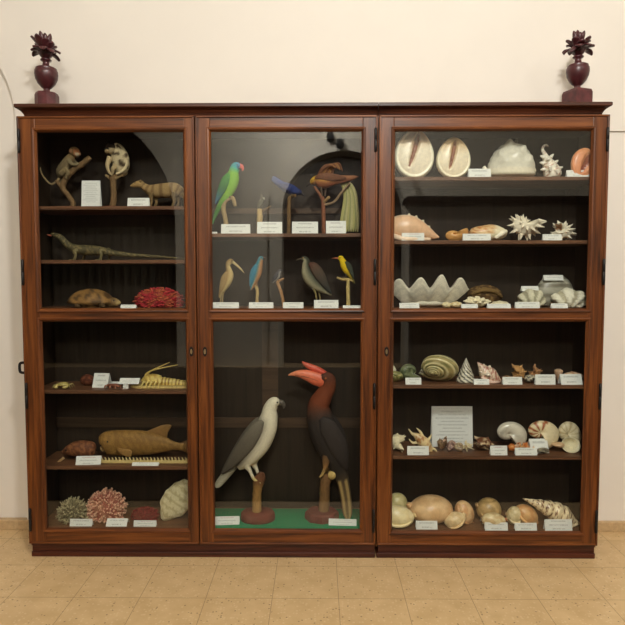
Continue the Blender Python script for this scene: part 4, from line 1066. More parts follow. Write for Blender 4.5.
# ----------------------------------------------------------------- shells
def hsh(u, s): return mnoise.noise(Vector(u)*s)
def helmet(slit, w0=.105, cream=(250, 236, 210), tan=(200, 152, 104), dark=(126, 66, 34)):
    """a helmet shell seen on its flat mouth: a long dark slit sunk into a pale shield"""
    bm = BM(); lay = L(bm)
    r = bmesh.ops.create_uvsphere(bm, u_segments=72, v_segments=48, radius=1)
    for v in r['verts']:
        v.co = Vector((v.co.x, v.co.z, v.co.y))
    def cx(zz): return slit[0]+slit[1]*zz+slit[2]*zz*zz
    for v in r['verts']:
        u = v.co.copy()
        x = u.x*(1-.16*u.z-.05*u.z*u.z); zz = u.z; y = u.y
        front = y < 0
        y = y*(.42 if front else .95)
        c = cream
        d = abs(x-cx(zz))
        if front:
            span = max(0, 1-(abs(zz-.12)/.72)**4)
            wdt = w0*(.6+.7*(zz+.8)/1.6)*span
            if span > 0 and d < wdt*2.6:
                kk = max(0, 1-(d/(wdt*2.0+1e-6))**2)
                y += .34*kk*span
                m = max(0, min(1, (1-d/(wdt*1.25+1e-6))*3))
                c = tuple(p+(q-p)*m for p, q in zip(cream, dark))
            up = max(0, min(1, (zz-.05)*1.5-.3*abs(x)))*.85
            c = tuple(p+(q-p)*up*(1 if c == cream else .3) for p, q in zip(c, tan))
            # rolled outer lip
            rim = math.sqrt(u.x*u.x+u.z*u.z)
            if rim > .84: y -= .10*math.sin((rim-.84)/.16*PI); c = tuple(min(250, p*1.03) for p in c)
            if d < .3 and x > cx(zz): y += .018*math.sin(zz*34)*max(0, 1-d/.3)
        else:
            c = (214, 190, 150)
        v.co = Vector((x, y, zz)); v[lay] = rgba(c)
    return bm
z = SH['R'][0]
shell('helmet_shell', 'largest upright cream helmet shell with long dark slit, far left on the top shelf', 'seashell', helmet((-.06, .38, -.1)), 393.6, 433, 129.5, .13, z, SHELLM, .11)
shell('helmet_shell', 'smaller upright cream helmet shell with dark slit, second on the top shelf', 'seashell', helmet((-.1, .26, -.05), .1, (248, 232, 202), (206, 166, 112)), 435, 469.4, 138, .13, z, SHELLM, .1)
card(468.6, 491, 168, 178, .055, z, 'white label card left of the knobbed grey white shell', CARD1, 15)
bm = BM()
kn = [(-.55, .55), (-.12, .93), (.38, .72), (.1, .5), (-.35, .3), (.6, .35)]
def dome(u):
    k = 1.0
    for a, b in kn:
        k += .17*math.exp(-((u.x-a)**2+(u.z-b)**2)/(.012 if b > .5 else .03))
    return k*(1+.02*math.sin(u.z*30))
ball(bm, (0, 0, 0), (1, .7, 1), lambda u: (222, 216, 198) if u.z > .05 else (240, 230, 206), 56, dome)
for v in bm.verts:
    if v.co.z < -.1: v.co.z = -.1-.15*(abs(v.co.z)-.1)
    v.co.x *= 1+.10*max(0, .5-abs(v.co.z))
tube(bm, [(-.95, -.1, -.12, .2), (-1.12, -.12, .0, .13), (-1.22, -.12, .18, .07)], 10, 3, (240, 230, 208))
tube(bm, [(.16, 0, .92, .12), (.2, 0, 1.06, .07), (.22, 0, 1.14, .03)], 8, 3, (120, 112, 100))
shell('knobbed_helmet_shell', 'big domed grey white shell with knobs along its back', 'seashell', bm, 481, 535.6, 138.6, .15, z, SHELLM, .17)
sp, t = mount('frilled_murex', 550, .13, z, 'narrow white frilled shell with a hooked tip standing upright', 'seashell')
def fril(bm):
    for x, y, ex, ey, d in ((543.4, 158, 539.6, 156, -2), (542.6, 164, 538.6, 163, -3), (543.4, 170, 539, 170.6, -4), (549.6, 158, 552.6, 154.6, -2), (553.4, 163.6, 557.4, 160.6, -2), (557.6, 169, 562, 167.4, -2), (547, 168, 547, 173, -8), (553, 171, 554.6, 175, -7), (546, 161, 545, 157.6, -6)):
        tube(bm, sp.path([(x, y, 2.0, 2.2, d), ((x+ex)/2, (y+ey)/2, 1.5, 1.6, d), (ex, ey, .6, .9, d)]), 8, 3, (244, 236, 220))
part(t, 'body', [([(548.4, 146.4, .5), (546, 145, 1.0), (543.4, 146.6, 1.2), (542.6, 150, 1.5), (544.6, 154, 2.1), (546.4, 159, 4.0, 3.8), (549, 165, 6.6, 6), (551.6, 171, 8.4, 7), (553.4, 176, 8.2, 6.6), (553.8, 178, 5, 4)],
     lambda tt, a, co: (240, 232, 214) if hsh(co, 160) < .18 else (186, 140, 116))], SHELLM, sp, seg=18, sub=6, fn=fril)
bm = helmet((.1, .1, 0), .2, (228, 150, 104), (232, 160, 112), (150, 76, 54))
rot(bm, 0, 35, 0)
for v in bm.verts: v.co.z = max(v.co.z, -.75)
shell('bull_mouth_shell', 'orange lipped shell half hidden at the right end of the top shelf', 'seashell', bm, 569.6, 592.5, 148.4, .075, z, SHELLM, .06)
card(567, 590, 169.6, 178, .046, z, 'white label card before the orange lipped shell', CARD1, 15)

z = SH['R'][1]
sp, t = mount('queen_conch', 411, .12, z, 'broad peach coloured conch with a spiky crown, left of second shelf', 'seashell')
def conc(tt, an=0, co=None):
    front = math.sin(an)
    c1, c2 = (240, 226, 198), (232, 188, 150)
    u = max(0, min(1, -front*1.4+.2))
    return tuple(p+(q-p)*u for p, q in zip(c1, c2))
def spikes(bm):
    for x, y, ex, ey in ((402, 219.4, 400.6, 216.4), (409, 217, 409, 213.4), (415.6, 218.6, 416.6, 215.4), (422, 222.6, 423.8, 220), (428, 228, 430, 226)):
        tube(bm, sp.path([(x-1, y+4, 4.2, 4), (x, y, 2.8, 2.6), (ex, ey, .5)]), 9, 4, (240, 226, 196))
    tube(bm, sp.path([(390, 236, 3, 1.6, -8), (402, 239.5, 2.4, 2.0, -11.5), (416, 240, 2.2, 2, -11), (429, 239.6, 1.6, 1.4, -6)]), 10, 5, (244, 214, 184))
part(t, 'body', [([(384, 233, 5, 4), (389, 230.6, 9.6, 7), (398, 228.2, 12.2, 10), (408, 227.8, 12.6, 11), (417, 229.8, 10.6, 9), (427, 233.4, 6.6, 6), (434, 236, 3.4, 3), (439, 237.4, .8)], conc)], SHELLM, sp, seg=24, sub=6, fn=spikes)
card(402, 424.4, 232.6, 242, .05, z, 'white label card before the peach conch', CARDR, 12)
bm = BM()
spiral(bm, 3, 2.4, .5, .5, .5, .8, 22, 16, None, (214, 160, 96), (232, 196, 140), .5, .2, 1.0)
rot(bm, 80, 20, 0)
shell('curved_shell', 'small curled tan shell fragment left of the oval shell', 'seashell', bm, 445.6, 469, 228, .11, z, SHELLM, .06)
bm = BM()
ball(bm, (0, 0, 0), (1, .6, .5), lambda u: (240, 226, 192) if u.x > .35 or u.z < -.1 else ((196, 132, 80) if hsh(u, 4) > .05 else (226, 190, 140)), 32, lambda u: 1+.08*u.x+.05*math.sin(5*u.x)*u.z)
tube(bm, [(.35, -.45, -.35, .1), (.7, -.46, -.05, .16), (.95, -.3, .1, .1)], 10, 4, (246, 236, 210))
shell('oval_shell', 'long oval tan and cream shell in middle of second shelf', 'seashell', bm, 469, 507, 224.4, .12, z, SHELLM, .09)
card(463, 491, 233.4, 242, .05, z, 'white label card before the long oval shell', CARD1, 14)
def murex(w, seed, col, n=9, ln=.75, can=.9):
    random.seed(seed); bm = BM()
    spiral(bm, 4, 1.95, 1.2, .42, .42, .5, 20, 14, None, col, (230, 190, 160), can, .1, 1.2, (n, 2.0, ln, (5.7, 0.0, .7)))
    return bm
bm = murex(0, 4, (240, 228, 204), 10, .46); rot(bm, 70, 0, 0); rot(bm, 0, 60, 0)
shell('spiny_murex', 'large cream murex bristling with branching spines', 'seashell', bm, 507.6, 547.6, 213.2, .13, z, CHALK, .12)
bm = murex(0, 9, (240, 230, 208), 9, .42); rot(bm, 60, 0, 20); rot(bm, 0, -40, 0)
shell('spiny_murex', 'smaller white spiky murex at the right of the second shelf', 'seashell', bm, 549.6, 577, 220.6, .12, z, CHALK, .1)
card(543, 562, 234, 242, .05, z, 'white label card between the two spiky murex shells', CARD1, 12)

z = MIDZ
def clam(peaks, x0, x1, y0, Y, zs, label, name, col, depth, base=.42, n=110, m_=14, inner=(226, 214, 186)):
    """a fluted bivalve standing open upward: folds deepen towards the scalloped rim"""
    bm = BM(); lay = L(bm); front = []; back = []
    for i in range(n+1):
        u = i/n*2-1
        f = .5+.5*math.cos(2*PI*peaks*(u*.5+.5)+PI)   # 1 on a fold's crest
        f = f**.8 * (.86+.14*math.cos(1.9*(u*peaks*.5-.6)))
        fr, bk = [], []
        for j in range(m_+1):
            v = j/m_
            bow = math.sqrt(max(0, 1-(u*.9)**2))
            zz = v*(base+(1-base)*f)*(.86+.14*bow)
            xx = u*(.55+.45*v)
            yy = -(.10+.52*math.sin(v*PI*.5)*bow) - .20*v*(f-.5)
            k = .86 + .14*f + .04*math.sin(v*26)
            a = bm.verts.new((xx, yy, zz)); a[lay] = rgba(tuple(c*min(1, k) for c in col)); fr.append(a)
            b = bm.verts.new((xx*.97, yy+.06, zz*.985+.01)); b[lay] = rgba(inner); bk.append(b)
        front.append(fr); back.append(bk)
    for i in range(n):
        for j in range(m_):
            bm.faces.new((front[i][j], front[i+1][j], front[i+1][j+1], front[i][j+1])); bm.faces.new((back[i][j], back[i][j+1], back[i+1][j+1], back[i+1][j]))
        bm.faces.new((front[i][m_], front[i+1][m_], back[i+1][m_], back[i][m_])); bm.faces.new((front[i][0], back[i][0], back[i+1][0], front[i+1][0]))
    for i in (0, n):
        for j in range(m_): bm.faces.new((front[i][j], front[i][j+1], back[i][j+1], back[i][j]))
    # the hinge side closes the bowl behind
    ball(bm, (0, .02, .10), (.62, .30, .14), tuple(c*.92 for c in col), 20)
    return shell(name, label, 'seashell', bm, x0, x1, y0, Y, zs, CHALK, depth)
clam(4, 387, 469, 274.6, .14, z, 'giant white fluted clam with zigzag rim, middle shelf left', 'giant_clam', (240, 232, 210), .16, .58)
card(399.6, 419.4, 302.8, 309.6, .05, z, 'white label card before the giant fluted clam', CARD1, 18)
def pebble_shell(col, col2, seed, ribs=0):
    bm = BM()
    ball(bm, (0, 0, 0), (1, .7, .7), lambda u: col if hsh((u.x+seed, u.y, u.z), 3) < .05 else col2, 26, lambda u: 1+.10*hsh((u.x*2+seed, u.y*2, u.z*2), 1.6)+(.05*math.cos(ribs*math.atan2(u.x, u.z+.8)) if ribs else 0))
    return bm
shell('small_pale_shell', 'small yellowish shell low beside the giant clam', 'seashell', pebble_shell((226, 206, 156), (240, 226, 190), 1, 9), 441.6, 451.6, 302, .09, z, SHELLM, .05)
shell('small_pale_shell', 'small cream shell right of the yellowish one', 'seashell', pebble_shell((236, 220, 180), (206, 176, 120), 2, 11), 450.6, 462, 301.4, .10, z, SHELLM, .05)
card(461.6, 478, 303.6, 309.6, .05, z, 'low white label card left of the white coral lump', CARD1, 25)
bm = BM(); ball(bm, (0, 0, 0), (1, .8, .8), lambda u: (84, 62, 38) if hsh(u, 4) < .1 else (140, 112, 70), 40, lambda u: 1+.10*math.cos(13*math.atan2(u.y, u.x))*(1-abs(u.z))+.08*hsh(u, 5))
tube(bm, [(-.9, -.5, .1, .1), (-.3, -.86, .42, .16), (.4, -.82, .34, .16), (.95, -.4, -.1, .1)], 10, 5, (122, 96, 58))
shell('thorny_oyster', 'dark brown ridged oyster pair behind the white coral lump', 'seashell', bm, 467, 503, 284.6, .2, z, CORALM, .12)
random.seed(21); bm = BM()
ball(bm, (0, 0, 0), (.7, .5, .5), (216, 202, 166), 18)
for i in range(44):
    d = Vector((random.gauss(0, 1), random.gauss(0, 1), abs(random.gauss(0, 1)))).normalized(); e = Vector((d.x*random.uniform(.8, 1.1), d.y*.8, d.z*random.uniform(.5, .85)))
    tube(bm, [(d.x*.4, d.y*.3, d.z*.3, .16), (*(e*.8), .14), (*e, .08)], 7, 2, (236, 224, 192), ref=(.2, .9, .3))
shell('white_coral', 'white lumpy coral piece before the brown oysters', 'coral', bm, 463, 491, 296, .13, z, CHALK, .09)
shell('small_ribbed_clam', 'small pale clam right of the white coral lump', 'seashell', pebble_shell((214, 200, 160), (236, 226, 196), 5, 15), 490, 510, 300.6, .10, z, SHELLM, .06)
card(487.6, 511, 303.4, 309.6, .05, z, 'low white label card right of the white coral lump', CARD1, 25)
bm = BM(); ball(bm, (0, 0, 0), (1, .45, .85), lambda u: (170, 166, 150) if math.sin(14*(u.z+.85)) > -.2 else (128, 122, 106), 44, lambda u: 1+.012*math.sin(30*u.z))
for v in bm.verts:
    if v.co.z < -.55: v.co.z = -.55-.2*(abs(v.co.z)-.55)
shell('round_grey_clam', 'large round grey clam standing behind two ridged clams', 'seashell', bm, 535.6, 573, 274.6, .21, z, SHELLM, .08)
card(543.6, 563, 274.4, 280.4, .165, z, 'white label card propped on top of the round grey clam', CARDR, 25, lift=at(553, 280.4, .165).z-z)
def ribbed(c1, c2, seed, n=11, amp=.07):
    bm = BM()
    ball(bm, (0, 0, 0), (1, .62, .8), lambda u: c1 if math.cos(n*math.atan2(u.x+.2, u.z+1.1)) > -.4 else c2, 64, lambda u: 1+amp*math.cos(n*math.atan2(u.x+.2, u.z+1.1))+.10*hsh((u.x*2+seed, u.y*2, u.z*2), 1.5)+.02*math.sin(26*u.z))
    for v in bm.verts:
        if v.co.z < -.5: v.co.z = -.5-.2*(abs(v.co.z)-.5)
    return bm
shell('ridged_clam', 'pale ridged clam left of the round grey one', 'seashell', ribbed((212, 206, 180), (160, 154, 130), 1, 15), 517, 546, 288.6, .13, z, CHALK, .10)
card(521.6, 538.6, 286, 291.6, .135, z, 'white label card lying on the pale left ridged clam', CARDR, 25, lift=at(530, 291.2, .135).z-z)
shell('ridged_clam', 'white ridged clam at the right end below the round grey one', 'seashell', ribbed((236, 230, 208), (186, 178, 152), 4, 13, .09), 551, 588, 287.6, .12, z, CHALK, .11)
card(515.6, 540, 301.8, 309.8, .05, z, 'white label card before the pale left ridged clam', CARD1, 18)
card(551.6, 568, 303.2, 309.8, .05, z, 'white label card before the white right ridged clam', CARD1, 20)

# ---- lower right: turban shelf
z = SH['R'][2]
def turban(col, seed=0, turns=3.6, W=2.2, T=.85, knob=.0, phase=0, rib=.035):
    bm = BM()
    spiral(bm, turns, W, T, .5, .56, .56, 26, 24, lambda th, f: rib*math.cos(9*f)+knob*max(0, math.cos(f-5.5))*max(0, math.sin(th*5)), col, (226, 220, 196), 0, .05, phase)
    return bm
grn = lambda t, f: (150, 142, 84) if hsh((t*4, math.cos(f)*2, math.sin(f)*2), 1.5) < 0 else ((206, 194, 134) if math.sin(t*40) > .3 else (108, 112, 66))
bm = turban(grn, phase=.6); rot(bm, -75, 0, 0); rot(bm, 0, 0, -25)
shell('green_turban_shell', 'partly hidden green shell at the left end of the turban shelf', 'seashell', bm, 380, 402.6, 364, .14, z, SHELLM, .1)
bm = turban(lambda t, f: (126, 132, 96) if hsh((t*5, f, 0), 1.4) < .05 else (84, 92, 62), phase=2.0); rot(bm, 78, 0, -15)
shell('green_turban_shell', 'small dull green shell left of the big turban', 'seashell', bm, 400, 420, 364.6, .15, z, SHELLM, .09)
card(405.6, 421.4, 377.8, 384.6, .05, z, 'white label card left of the big green turban', CARD1, 15)
band = lambda t, f: (216, 202, 154) if math.sin(f*9) > .35 else ((166, 150, 98) if hsh((t*4, math.cos(f)*2, math.sin(f)*2), 1.5) < 0 else (122, 120, 76))
bm = BM(); spiral(bm, 4.0, 2.0, .95, .5, .54, .54, 30, 54, lambda th, f: .05*math.sin(f*9), band, (226, 220, 196), 0, .05, 2.6)
rot(bm, -62, 0, 0); rot(bm, 0, 0, -30)
shell('green_turban_shell', 'largest green and cream banded turban shell with coiled spire', 'seashell', bm, 419.6, 457, 353.6, .14, z, SHELLM, .17)
bm = BM()
st = lambda a, zz: (60, 56, 50) if math.sin(a*9+zz*9) > .1 else (226, 218, 196)
lay = L(bm); rings = []
for i in range(41):
    zz = i/40; step = .05*abs(math.sin(zz*PI*5)); r_ = .5*(1-zz)**.92+step*(1-zz)+.004; ring = []
    for k2 in range(48):
        a = 2*PI*k2/48; v = bm.verts.new((r_*math.cos(a), r_*math.sin(a), zz)); v[lay] = rgba(st(a, zz*4)); ring.append(v)
    rings.append(ring)
for r0, r1_ in zip(rings, rings[1:]):
    for k2 in range(48): bm.faces.new((r0[k2], r0[(k2+1) % 48], r1_[(k2+1) % 48], r1_[k2]))
bm.faces.new(rings[0][::-1]); bm.faces.new(rings[-1])
shell('top_shell', 'black and white striped cone-shaped top shell', 'seashell', bm, 456, 475.6, 357.6, .13, z, SHELLM, .09)
sp, t = mount('pink_conch', 489, .13, z, 'pinkish white blotched conch right of the striped cone shell', 'seashell')
def kn2(bm):
    for x, y, ex, ey, d in ((483.4, 365.6, 484.4, 364, 0), (489, 367.4, 490.6, 365.6, 0), (494, 371.6, 496, 370.2, 0), (481, 370, 479.4, 369.6, -2), (486, 372, 485.6, 370.6, -7)):
        tube(bm, sp.path([(x, y+2, 3, 3, d), (x, y, 2, 2, d), (ex, ey, .5, .5, d)]), 9, 3, (238, 222, 202))
    tube(bm, sp.path([(480, 376, 1.4, 1.2, -5), (486, 380, 1.8, 1.4, -7), (493, 381.4, 1.6, 1.2, -6), (499, 381.6, .8, .8, -2)]), 10, 4, (240, 206, 188))
part(t, 'body', [([(477.4, 362.2, .5), (479.4, 364.6, 2.0), (482, 368, 4.4), (486, 372.6, 7.4, 7), (491, 376, 7.6, 7), (496, 378.8, 4.8, 4.4), (501, 381, 1)],
     lambda tt, a, co: (234, 212, 186) if hsh(co, 130) < .1 else (180, 112, 98))], SHELLM, sp, seg=20, sub=6, fn=kn2)
card(474, 489.4, 379, 384.6, .05, z, 'low white label card before the pinkish conch', CARD1, 20)
shell('flat_brown_shell', 'flat brown shell lying left of the small murex', 'seashell', pebble_shell((134, 92, 58), (176, 134, 90), 8, 12), 500.6, 513.6, 375.4, .13, z, SHELLM, .06)
card(503, 522.4, 377, 384.6, .05, z, 'white label card below the small brown murex', CARD1, 14)
bm = murex(0, 31, (198, 150, 96), 7, .3); rot(bm, 75, 0, 0); rot(bm, 0, -55, 0)
shell('brown_murex', 'small tan knobby murex above a white card', 'seashell', bm, 511.6, 527.4, 363.6, .14, z, SHELLM, .07)
bm = murex(0, 33, (176, 128, 86), 6, .5); rot(bm, 65, 0, 0); rot(bm, 0, -20, 0)
shell('brown_murex', 'small brown murex with short spikes right of the tan one', 'seashell', bm, 527.6, 543.6, 363, .14, z, SHELLM, .07)
bm = pebble_shell((60, 50, 40), (206, 196, 170), 12, 14)
shell('striped_snail', 'little dark striped snail between the two murex shells', 'seashell', bm, 524, 536, 374.4, .10, z, SHELLM, .05)
card(535.6, 555.6, 374.6, 384.6, .05, z, 'tall white label card right of the spiky brown murex', CARD1, 10)
bm = BM(); lathe(bm, [(.02, 0), (.16, .2), (.34, .55), (.46, .82), (.40, .92), (.2, .98), (.05, 1.0)], (0, 0, 0), 20, (196, 160, 130))
shell('cone_shell', 'small pale cone shell standing between two white cards', 'seashell', bm, 554, 562.4, 368.8, .11, z, SHELLM)
shell('flat_shell', 'flat pinkish shell at the right end of the turban shelf', 'seashell', pebble_shell((206, 152, 116), (226, 196, 160), 14, 10), 562, 583, 371.6, .12, z, SHELLM, .07)
card(561, 583, 374, 384.6, .05, z, 'white label card before the flat pinkish shell', CARD1, 20, 3)

# ---- nautilus shelf
z = SH['R'][3]
bm = murex(0, 41, (230, 216, 180), 6, .25, .5); rot(bm, 60, 0, 0); rot(bm, 0, 150, 0)
shell('white_whelk', 'chalky white shell at the left end of the nautilus shelf', 'seashell', bm, 387, 406.6, 433, .12, z, CHALK, .09)
sp, t = mount('spider_conch', 423, .12, z, 'cream spider conch with long curved fingers', 'seashell')
cc = patches((226, 200, 150), (176, 120, 70), 80, .2)
part(t, 'body', [([(432, 453, 1.2), (429, 449, 4.2, 4), (424.6, 444, 6.4, 5.4), (420.6, 439.4, 5.2, 4.6), (416.6, 436, 3.2, 3), (413, 433.6, 1.2)], cc)], SHELLM, sp, seg=16, sub=5)
for pth in ([(418, 437, 1.8), (412.6, 434, 1.3), (408.6, 429, .4)], [(422.6, 437, 1.8), (420.4, 432, 1.3), (416.6, 428, .4)], [(418, 442, 1.8), (413, 443, 1.3), (409, 439, .4)],
            [(427, 441, 1.8), (430, 437.6, 1.2), (431.6, 434, .4)], [(430, 448, 1.8), (434.6, 449.4, 1.2), (437.4, 452.6, .4)], [(426, 449, 1.8), (430.6, 453, 1.2), (435, 455.6, .4)]):
    part(t, 'finger', [(pth, (232, 210, 160))], SHELLM, sp, seg=10, sub=4)
card(407.4, 429, 446.4, 456, .05, z, 'white label card before the spider conch', CARD1, 12)
card(432, 473, 407, 453.6, .2, z, 'large printed white notice standing behind the small shells', SHEET, 7, name='printed_notice', group=None)
def lump(name, label, x0, x1, y0, c1, c2, seed, Y=.12, spk=0, rotv=(70, 20)):
    bm = murex(0, seed, lambda t, f: c1 if hsh((t*5+seed, math.cos(f), math.sin(f)), 2) < .1 else c2, 6, spk) if spk else turban(lambda t, f: c1 if hsh((t*5+seed, math.cos(f), math.sin(f)), 2) < .1 else c2, 0, 3.4, 2.2, .9, .12, seed)
    rot(bm, rotv[0], 0, 0); rot(bm, 0, rotv[1], 0)
    return shell(name, label, 'seashell', bm, x0, x1, y0, Y, z, SHELLM, None)
lump('brown_snail_shell', 'dark brown rough shell left front of the printed notice', 437, 448, 436.4, (110, 84, 62), (170, 140, 108), 51, .13, .2)
lump('brown_snail_shell', 'low purplish brown shell beside the dark rough one', 446.4, 457, 440.6, (124, 92, 84), (176, 146, 130), 52, .12)
lump('brown_snail_shell', 'small grey brown shell before the middle of the notice', 454, 464, 443, (146, 122, 96), (196, 174, 140), 53, .12)
lump('white_spiky_shell', 'small white spiky shell at the right foot of the notice', 461, 474, 440.4, (226, 208, 164), (236, 222, 186), 54, .11, .6, (60, -30))
lump('patterned_murex', 'brown and white patterned murex right of the notice', 474.6, 495, 436.4, (120, 76, 50), (226, 200, 160), 55, .13, .25, (75, -60))
card(490.6, 507.4, 446, 456, .05, z, 'white label card left below the pearly nautilus', CARDR, 12)
def nautilus(col, W=3.0, turns=2.3, phase=0, inner=(236, 226, 200), a=.52, b=.42):
    bm = BM(); spiral(bm, turns, W, 0, .46, a, b, 48, 26, None, col, inner, 0, .05, phase)
    rot(bm, 90, 0, 0)
    for v in bm.verts: v.co.x = -v.co.x
    return bm
prl = lambda t, f: (214, 206, 188) if hsh((t*2, math.cos(f), math.sin(f)), 1.2) < .1 else (190, 182, 166)
bm = nautilus(prl, phase=2.3)
shell('pearly_nautilus', 'smooth pearly grey nautilus shell without stripes', 'seashell', bm, 496.6, 526.6, 421.6, .16, z, pigment('mother_of_pearl', .16, 30, .08, .7, 0, (1, 1, 1), .5), .09)
def stripes(t, f):
    base = (232, 214, 174)
    outer = math.cos(f)
    if t < 1.95 and math.sin(t*2*PI*9+1.2*abs(math.sin(f))) > .25 and outer > -.5: return (166, 92, 54)
    return base
bm = nautilus(stripes, phase=2.5)
shell('striped_nautilus', 'cream nautilus shell with brown tiger stripes', 'seashell', bm, 527.6, 558.6, 420.6, .16, z, SHELLM, .09)
lump('orange_shell', 'small orange brown shell below the pearly nautilus', 508, 522, 442.6, (206, 120, 60), (230, 180, 120), 61, .10, .2)
lump('orange_shell', 'small orange cream shell between two label cards', 521, 535, 443, (196, 110, 56), (232, 190, 130), 62, .10, .2, (80, 60))
card(531, 549.6, 439, 449.6, .085, z, 'white label card propped before the striped nautilus', CARD1, 25, 4)
card(515.4, 537.4, 448, 456, .05, z, 'wide white label card below the orange shells', CARD1, 15)
lump('ribbed_snail', 'little ribbed grey shell right of the wide card', 536, 550, 448, (110, 100, 84), (150, 140, 116), 64, .08)
bm = nautilus(lambda t, f: (226, 212, 176) if math.sin(t*70) > -.6 else (196, 176, 136), phase=2.2, W=3.2)
shell('cut_nautilus', 'upright half of a cut nautilus at the right end of its shelf', 'seashell', bm, 557.6, 580.6, 421.6, .17, z, SHELLM, .07)
bm = BM(); lathe(bm, [(.06, 0), (.4, .1), (.8, .34), (1.0, .62), (.96, .66), (.72, .38), (.34, .18), (.05, .12)], (0, 0, 0), 32, (232, 220, 184))
tube(bm, [(-.75, 0, .5, .22), (-1.15, 0, .56, .34), (-1.6, 0, .5, .26), (-1.9, 0, .42, .1)], 14, 4, (216, 178, 138))
rot(bm, 78, 0, 0)
shell('open_nautilus', 'cup shaped cream shell half with tan tip in front of the cut nautilus', 'seashell', bm, 551, 579.4, 437, .12, z, SHELLM, .07)

# ---- bottom floor, right cabinet
z = FZR
def melon(name, label, x0, x1, y0, Y, c1, c2, tipc, left=True, tilt=0, y1=None, depth=None, sm=1.0, mouth=True):
    """swollen melon shell lying on its side, its small coil to one end"""
    bm = BM(); s = -1 if left else 1
    ball(bm, (0, 0, 0), (1, .74, .74), lambda u: c1 if hsh(u, 2.0) < .05 else c2, 40, lambda u: 1+.07*(-s*u.x)-.10*(s*u.x)*u.z*sm)
    b2 = BM(); spiral(b2, 3, 1.7, .8, .45, .5, .5, 18, 14, None, tipc, tipc)
    rot(b2, 0, -90*s if left else 90, 0)
    xs = [v.co.x for v in b2.verts]; k = .34/(max(xs)-min(xs)+1e-6)
    mx = (max(xs)+min(xs))/2; lay1, lay2 = L(bm), L(b2); mp = {}
    for v in b2.verts:
        nv = bm.verts.new(((v.co.x-mx)*k+s*.93, v.co.y*k*.8, v.co.z*k*.8+.12)); nv[lay1] = v[lay2]; mp[v] = nv
    for f in b2.faces: bm.faces.new([mp[v] for v in f.verts])
    b2.free()
    # long mouth with a rolled lip on the near side
    if mouth: tube(bm, [(-s*.95, -.25, -.15, .07), (-s*.45, -.62, -.42, .10), (s*.25, -.66, -.40, .10), (s*.7, -.46, -.18, .06)], 12, 5, tuple(min(250, c*1.08) for c in c2))
    if tilt: rot(bm, 0, tilt, 0)
    for v in bm.verts: v.co.z = max(v.co.z, -.70)
    return shell(name, label, 'seashell', bm, x0, x1, y0, Y, z, SHELLM, depth, y1)
melon('melon_shell', 'largest smooth peach melon shell on the bottom floor', 405.6, 452.6, 495.6, .15, (214, 172, 124), (228, 190, 142), (206, 160, 110), True, 6, None, .18, 1.0, False)
melon('melon_shell', 'yellow cream melon shell at the bottom left, coil to the right', 383, 416.6, 506, .09, (240, 224, 178), (232, 212, 160), (216, 190, 136), False, 0, None, .10)
melon('melon_shell', 'small greenish cream shell resting behind the yellow cream one', 383, 407.6, 493, .22, (196, 182, 124), (214, 200, 146), (190, 170, 110), True, 0, None, .10)
card(416, 437.6, 521.4, 530, .055, z, 'white label card before the largest peach melon shell', CARD1, 15)
melon('whelk', 'cream shell with toothed lip lying right of the peach melon shell', 444, 466, 512, .09, (232, 206, 160), (222, 190, 140), (226, 200, 156), False, -28, None, .08)
melon('whelk', 'tan shell standing tilted behind the toothed cream one', 454.6, 474, 500.6, .15, (222, 184, 136), (206, 156, 108), (190, 140, 96), False, 60, None, .09)
melon('olive_snail', 'smooth olive brown moon snail behind two label cards', 474.6, 501, 498, .17, (170, 140, 90), (190, 158, 106), (150, 118, 76), True, 10, None, .12)
card(482, 500.6, 514, 520.6, .125, z, 'white label card propped before the olive brown snail', CARD1, 20)
melon('pale_snail', 'pale knobby shell between two stacked label cards', 481.4, 507.6, 513, .085, (226, 206, 160), (206, 176, 128), (196, 120, 80), False, 0, None, .07)
card(485, 508, 523, 531.6, .045, z, 'lower white label card before the pale knobby shell', CARD1, 15)
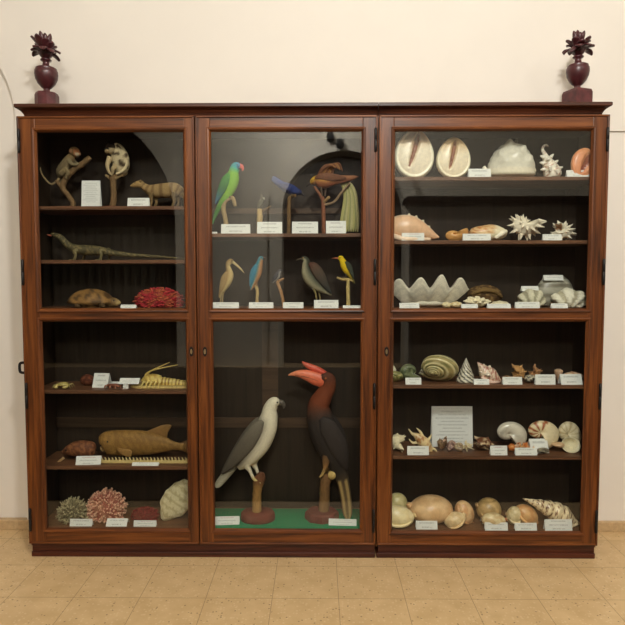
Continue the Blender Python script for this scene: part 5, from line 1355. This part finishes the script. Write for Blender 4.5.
melon('moon_snail', 'small round cream snail left of the orange tan shell', 505, 521.4, 506.6, .13, (206, 186, 140), (222, 204, 160), (190, 160, 116), True, 0, None, .08)
melon('orange_whelk', 'orange tan shell leaning beside the spotted triton', 514.6, 538.4, 504.6, .14, (206, 150, 96), (216, 170, 116), (196, 140, 90), False, 50, None, .10)
card(515, 537, 523.4, 531.6, .045, z, 'white label card before the orange tan shell', CARD1, 15)
sp, t = mount('triton_shell', 552, .11, z, 'long pointed triton shell speckled brown on cream', 'seashell')
tri = lambda tt, a=0, co=None: (112, 66, 42) if hsh(co, 150)+.25*math.sin(tt*88) > .22 else (236, 216, 176)
pts = []
key = [(523, 498.6, .5), (530, 501, 2.2), (537, 503.6, 4.4), (545, 506.8, 7.0), (553, 510.4, 9.2), (561, 514.4, 9.8), (567.6, 518.4, 7.6), (573.6, 521.6, 3.8), (580, 523.6, 1.2)]
for i, p in enumerate(cr([(*q,) for q in key], 6)):
    w_ = 1+(.07*math.sin(i*1.05) if i < 34 else 0); pts.append((p[0], p[1], p[2]*w_, p[2]*w_*.95))
def tlip(bm):
    tube(bm, sp.path([(556, 519, 1.4, 1.2, -8), (564, 523, 1.8, 1.4, -8), (571, 523.6, 1.4, 1.2, -5), (577, 523.6, .8, .8, -2)]), 10, 4, (246, 224, 186))
bm = BM(); tube(bm, sp.path(pts), 24, 2, tri); tlip(bm)
o = build('whorls', bm, SHELLM, t)
part(t, 'foot_rest', [([(553, None, 3, 3), (553, 523, 2.6, 2.6), (553, 512, 2, 2)], (60, 44, 32))], BARK, sp)
card(545, 572.4, 520, 531.6, .045, z, 'white label card before the speckled triton shell', CARD2, 12)
vs_ = scene.view_settings
vs_.view_transform = 'Standard'; vs_.look = 'None'; vs_.gamma = 1; vs_.use_curve_mapping = False; vs_.exposure = 0
scene.cycles.max_bounces = 8; scene.cycles.transparent_max_bounces = 12; scene.cycles.sample_clamp_indirect = 4
scene.cycles.use_denoising = True
scene.cycles.caustics_reflective = False
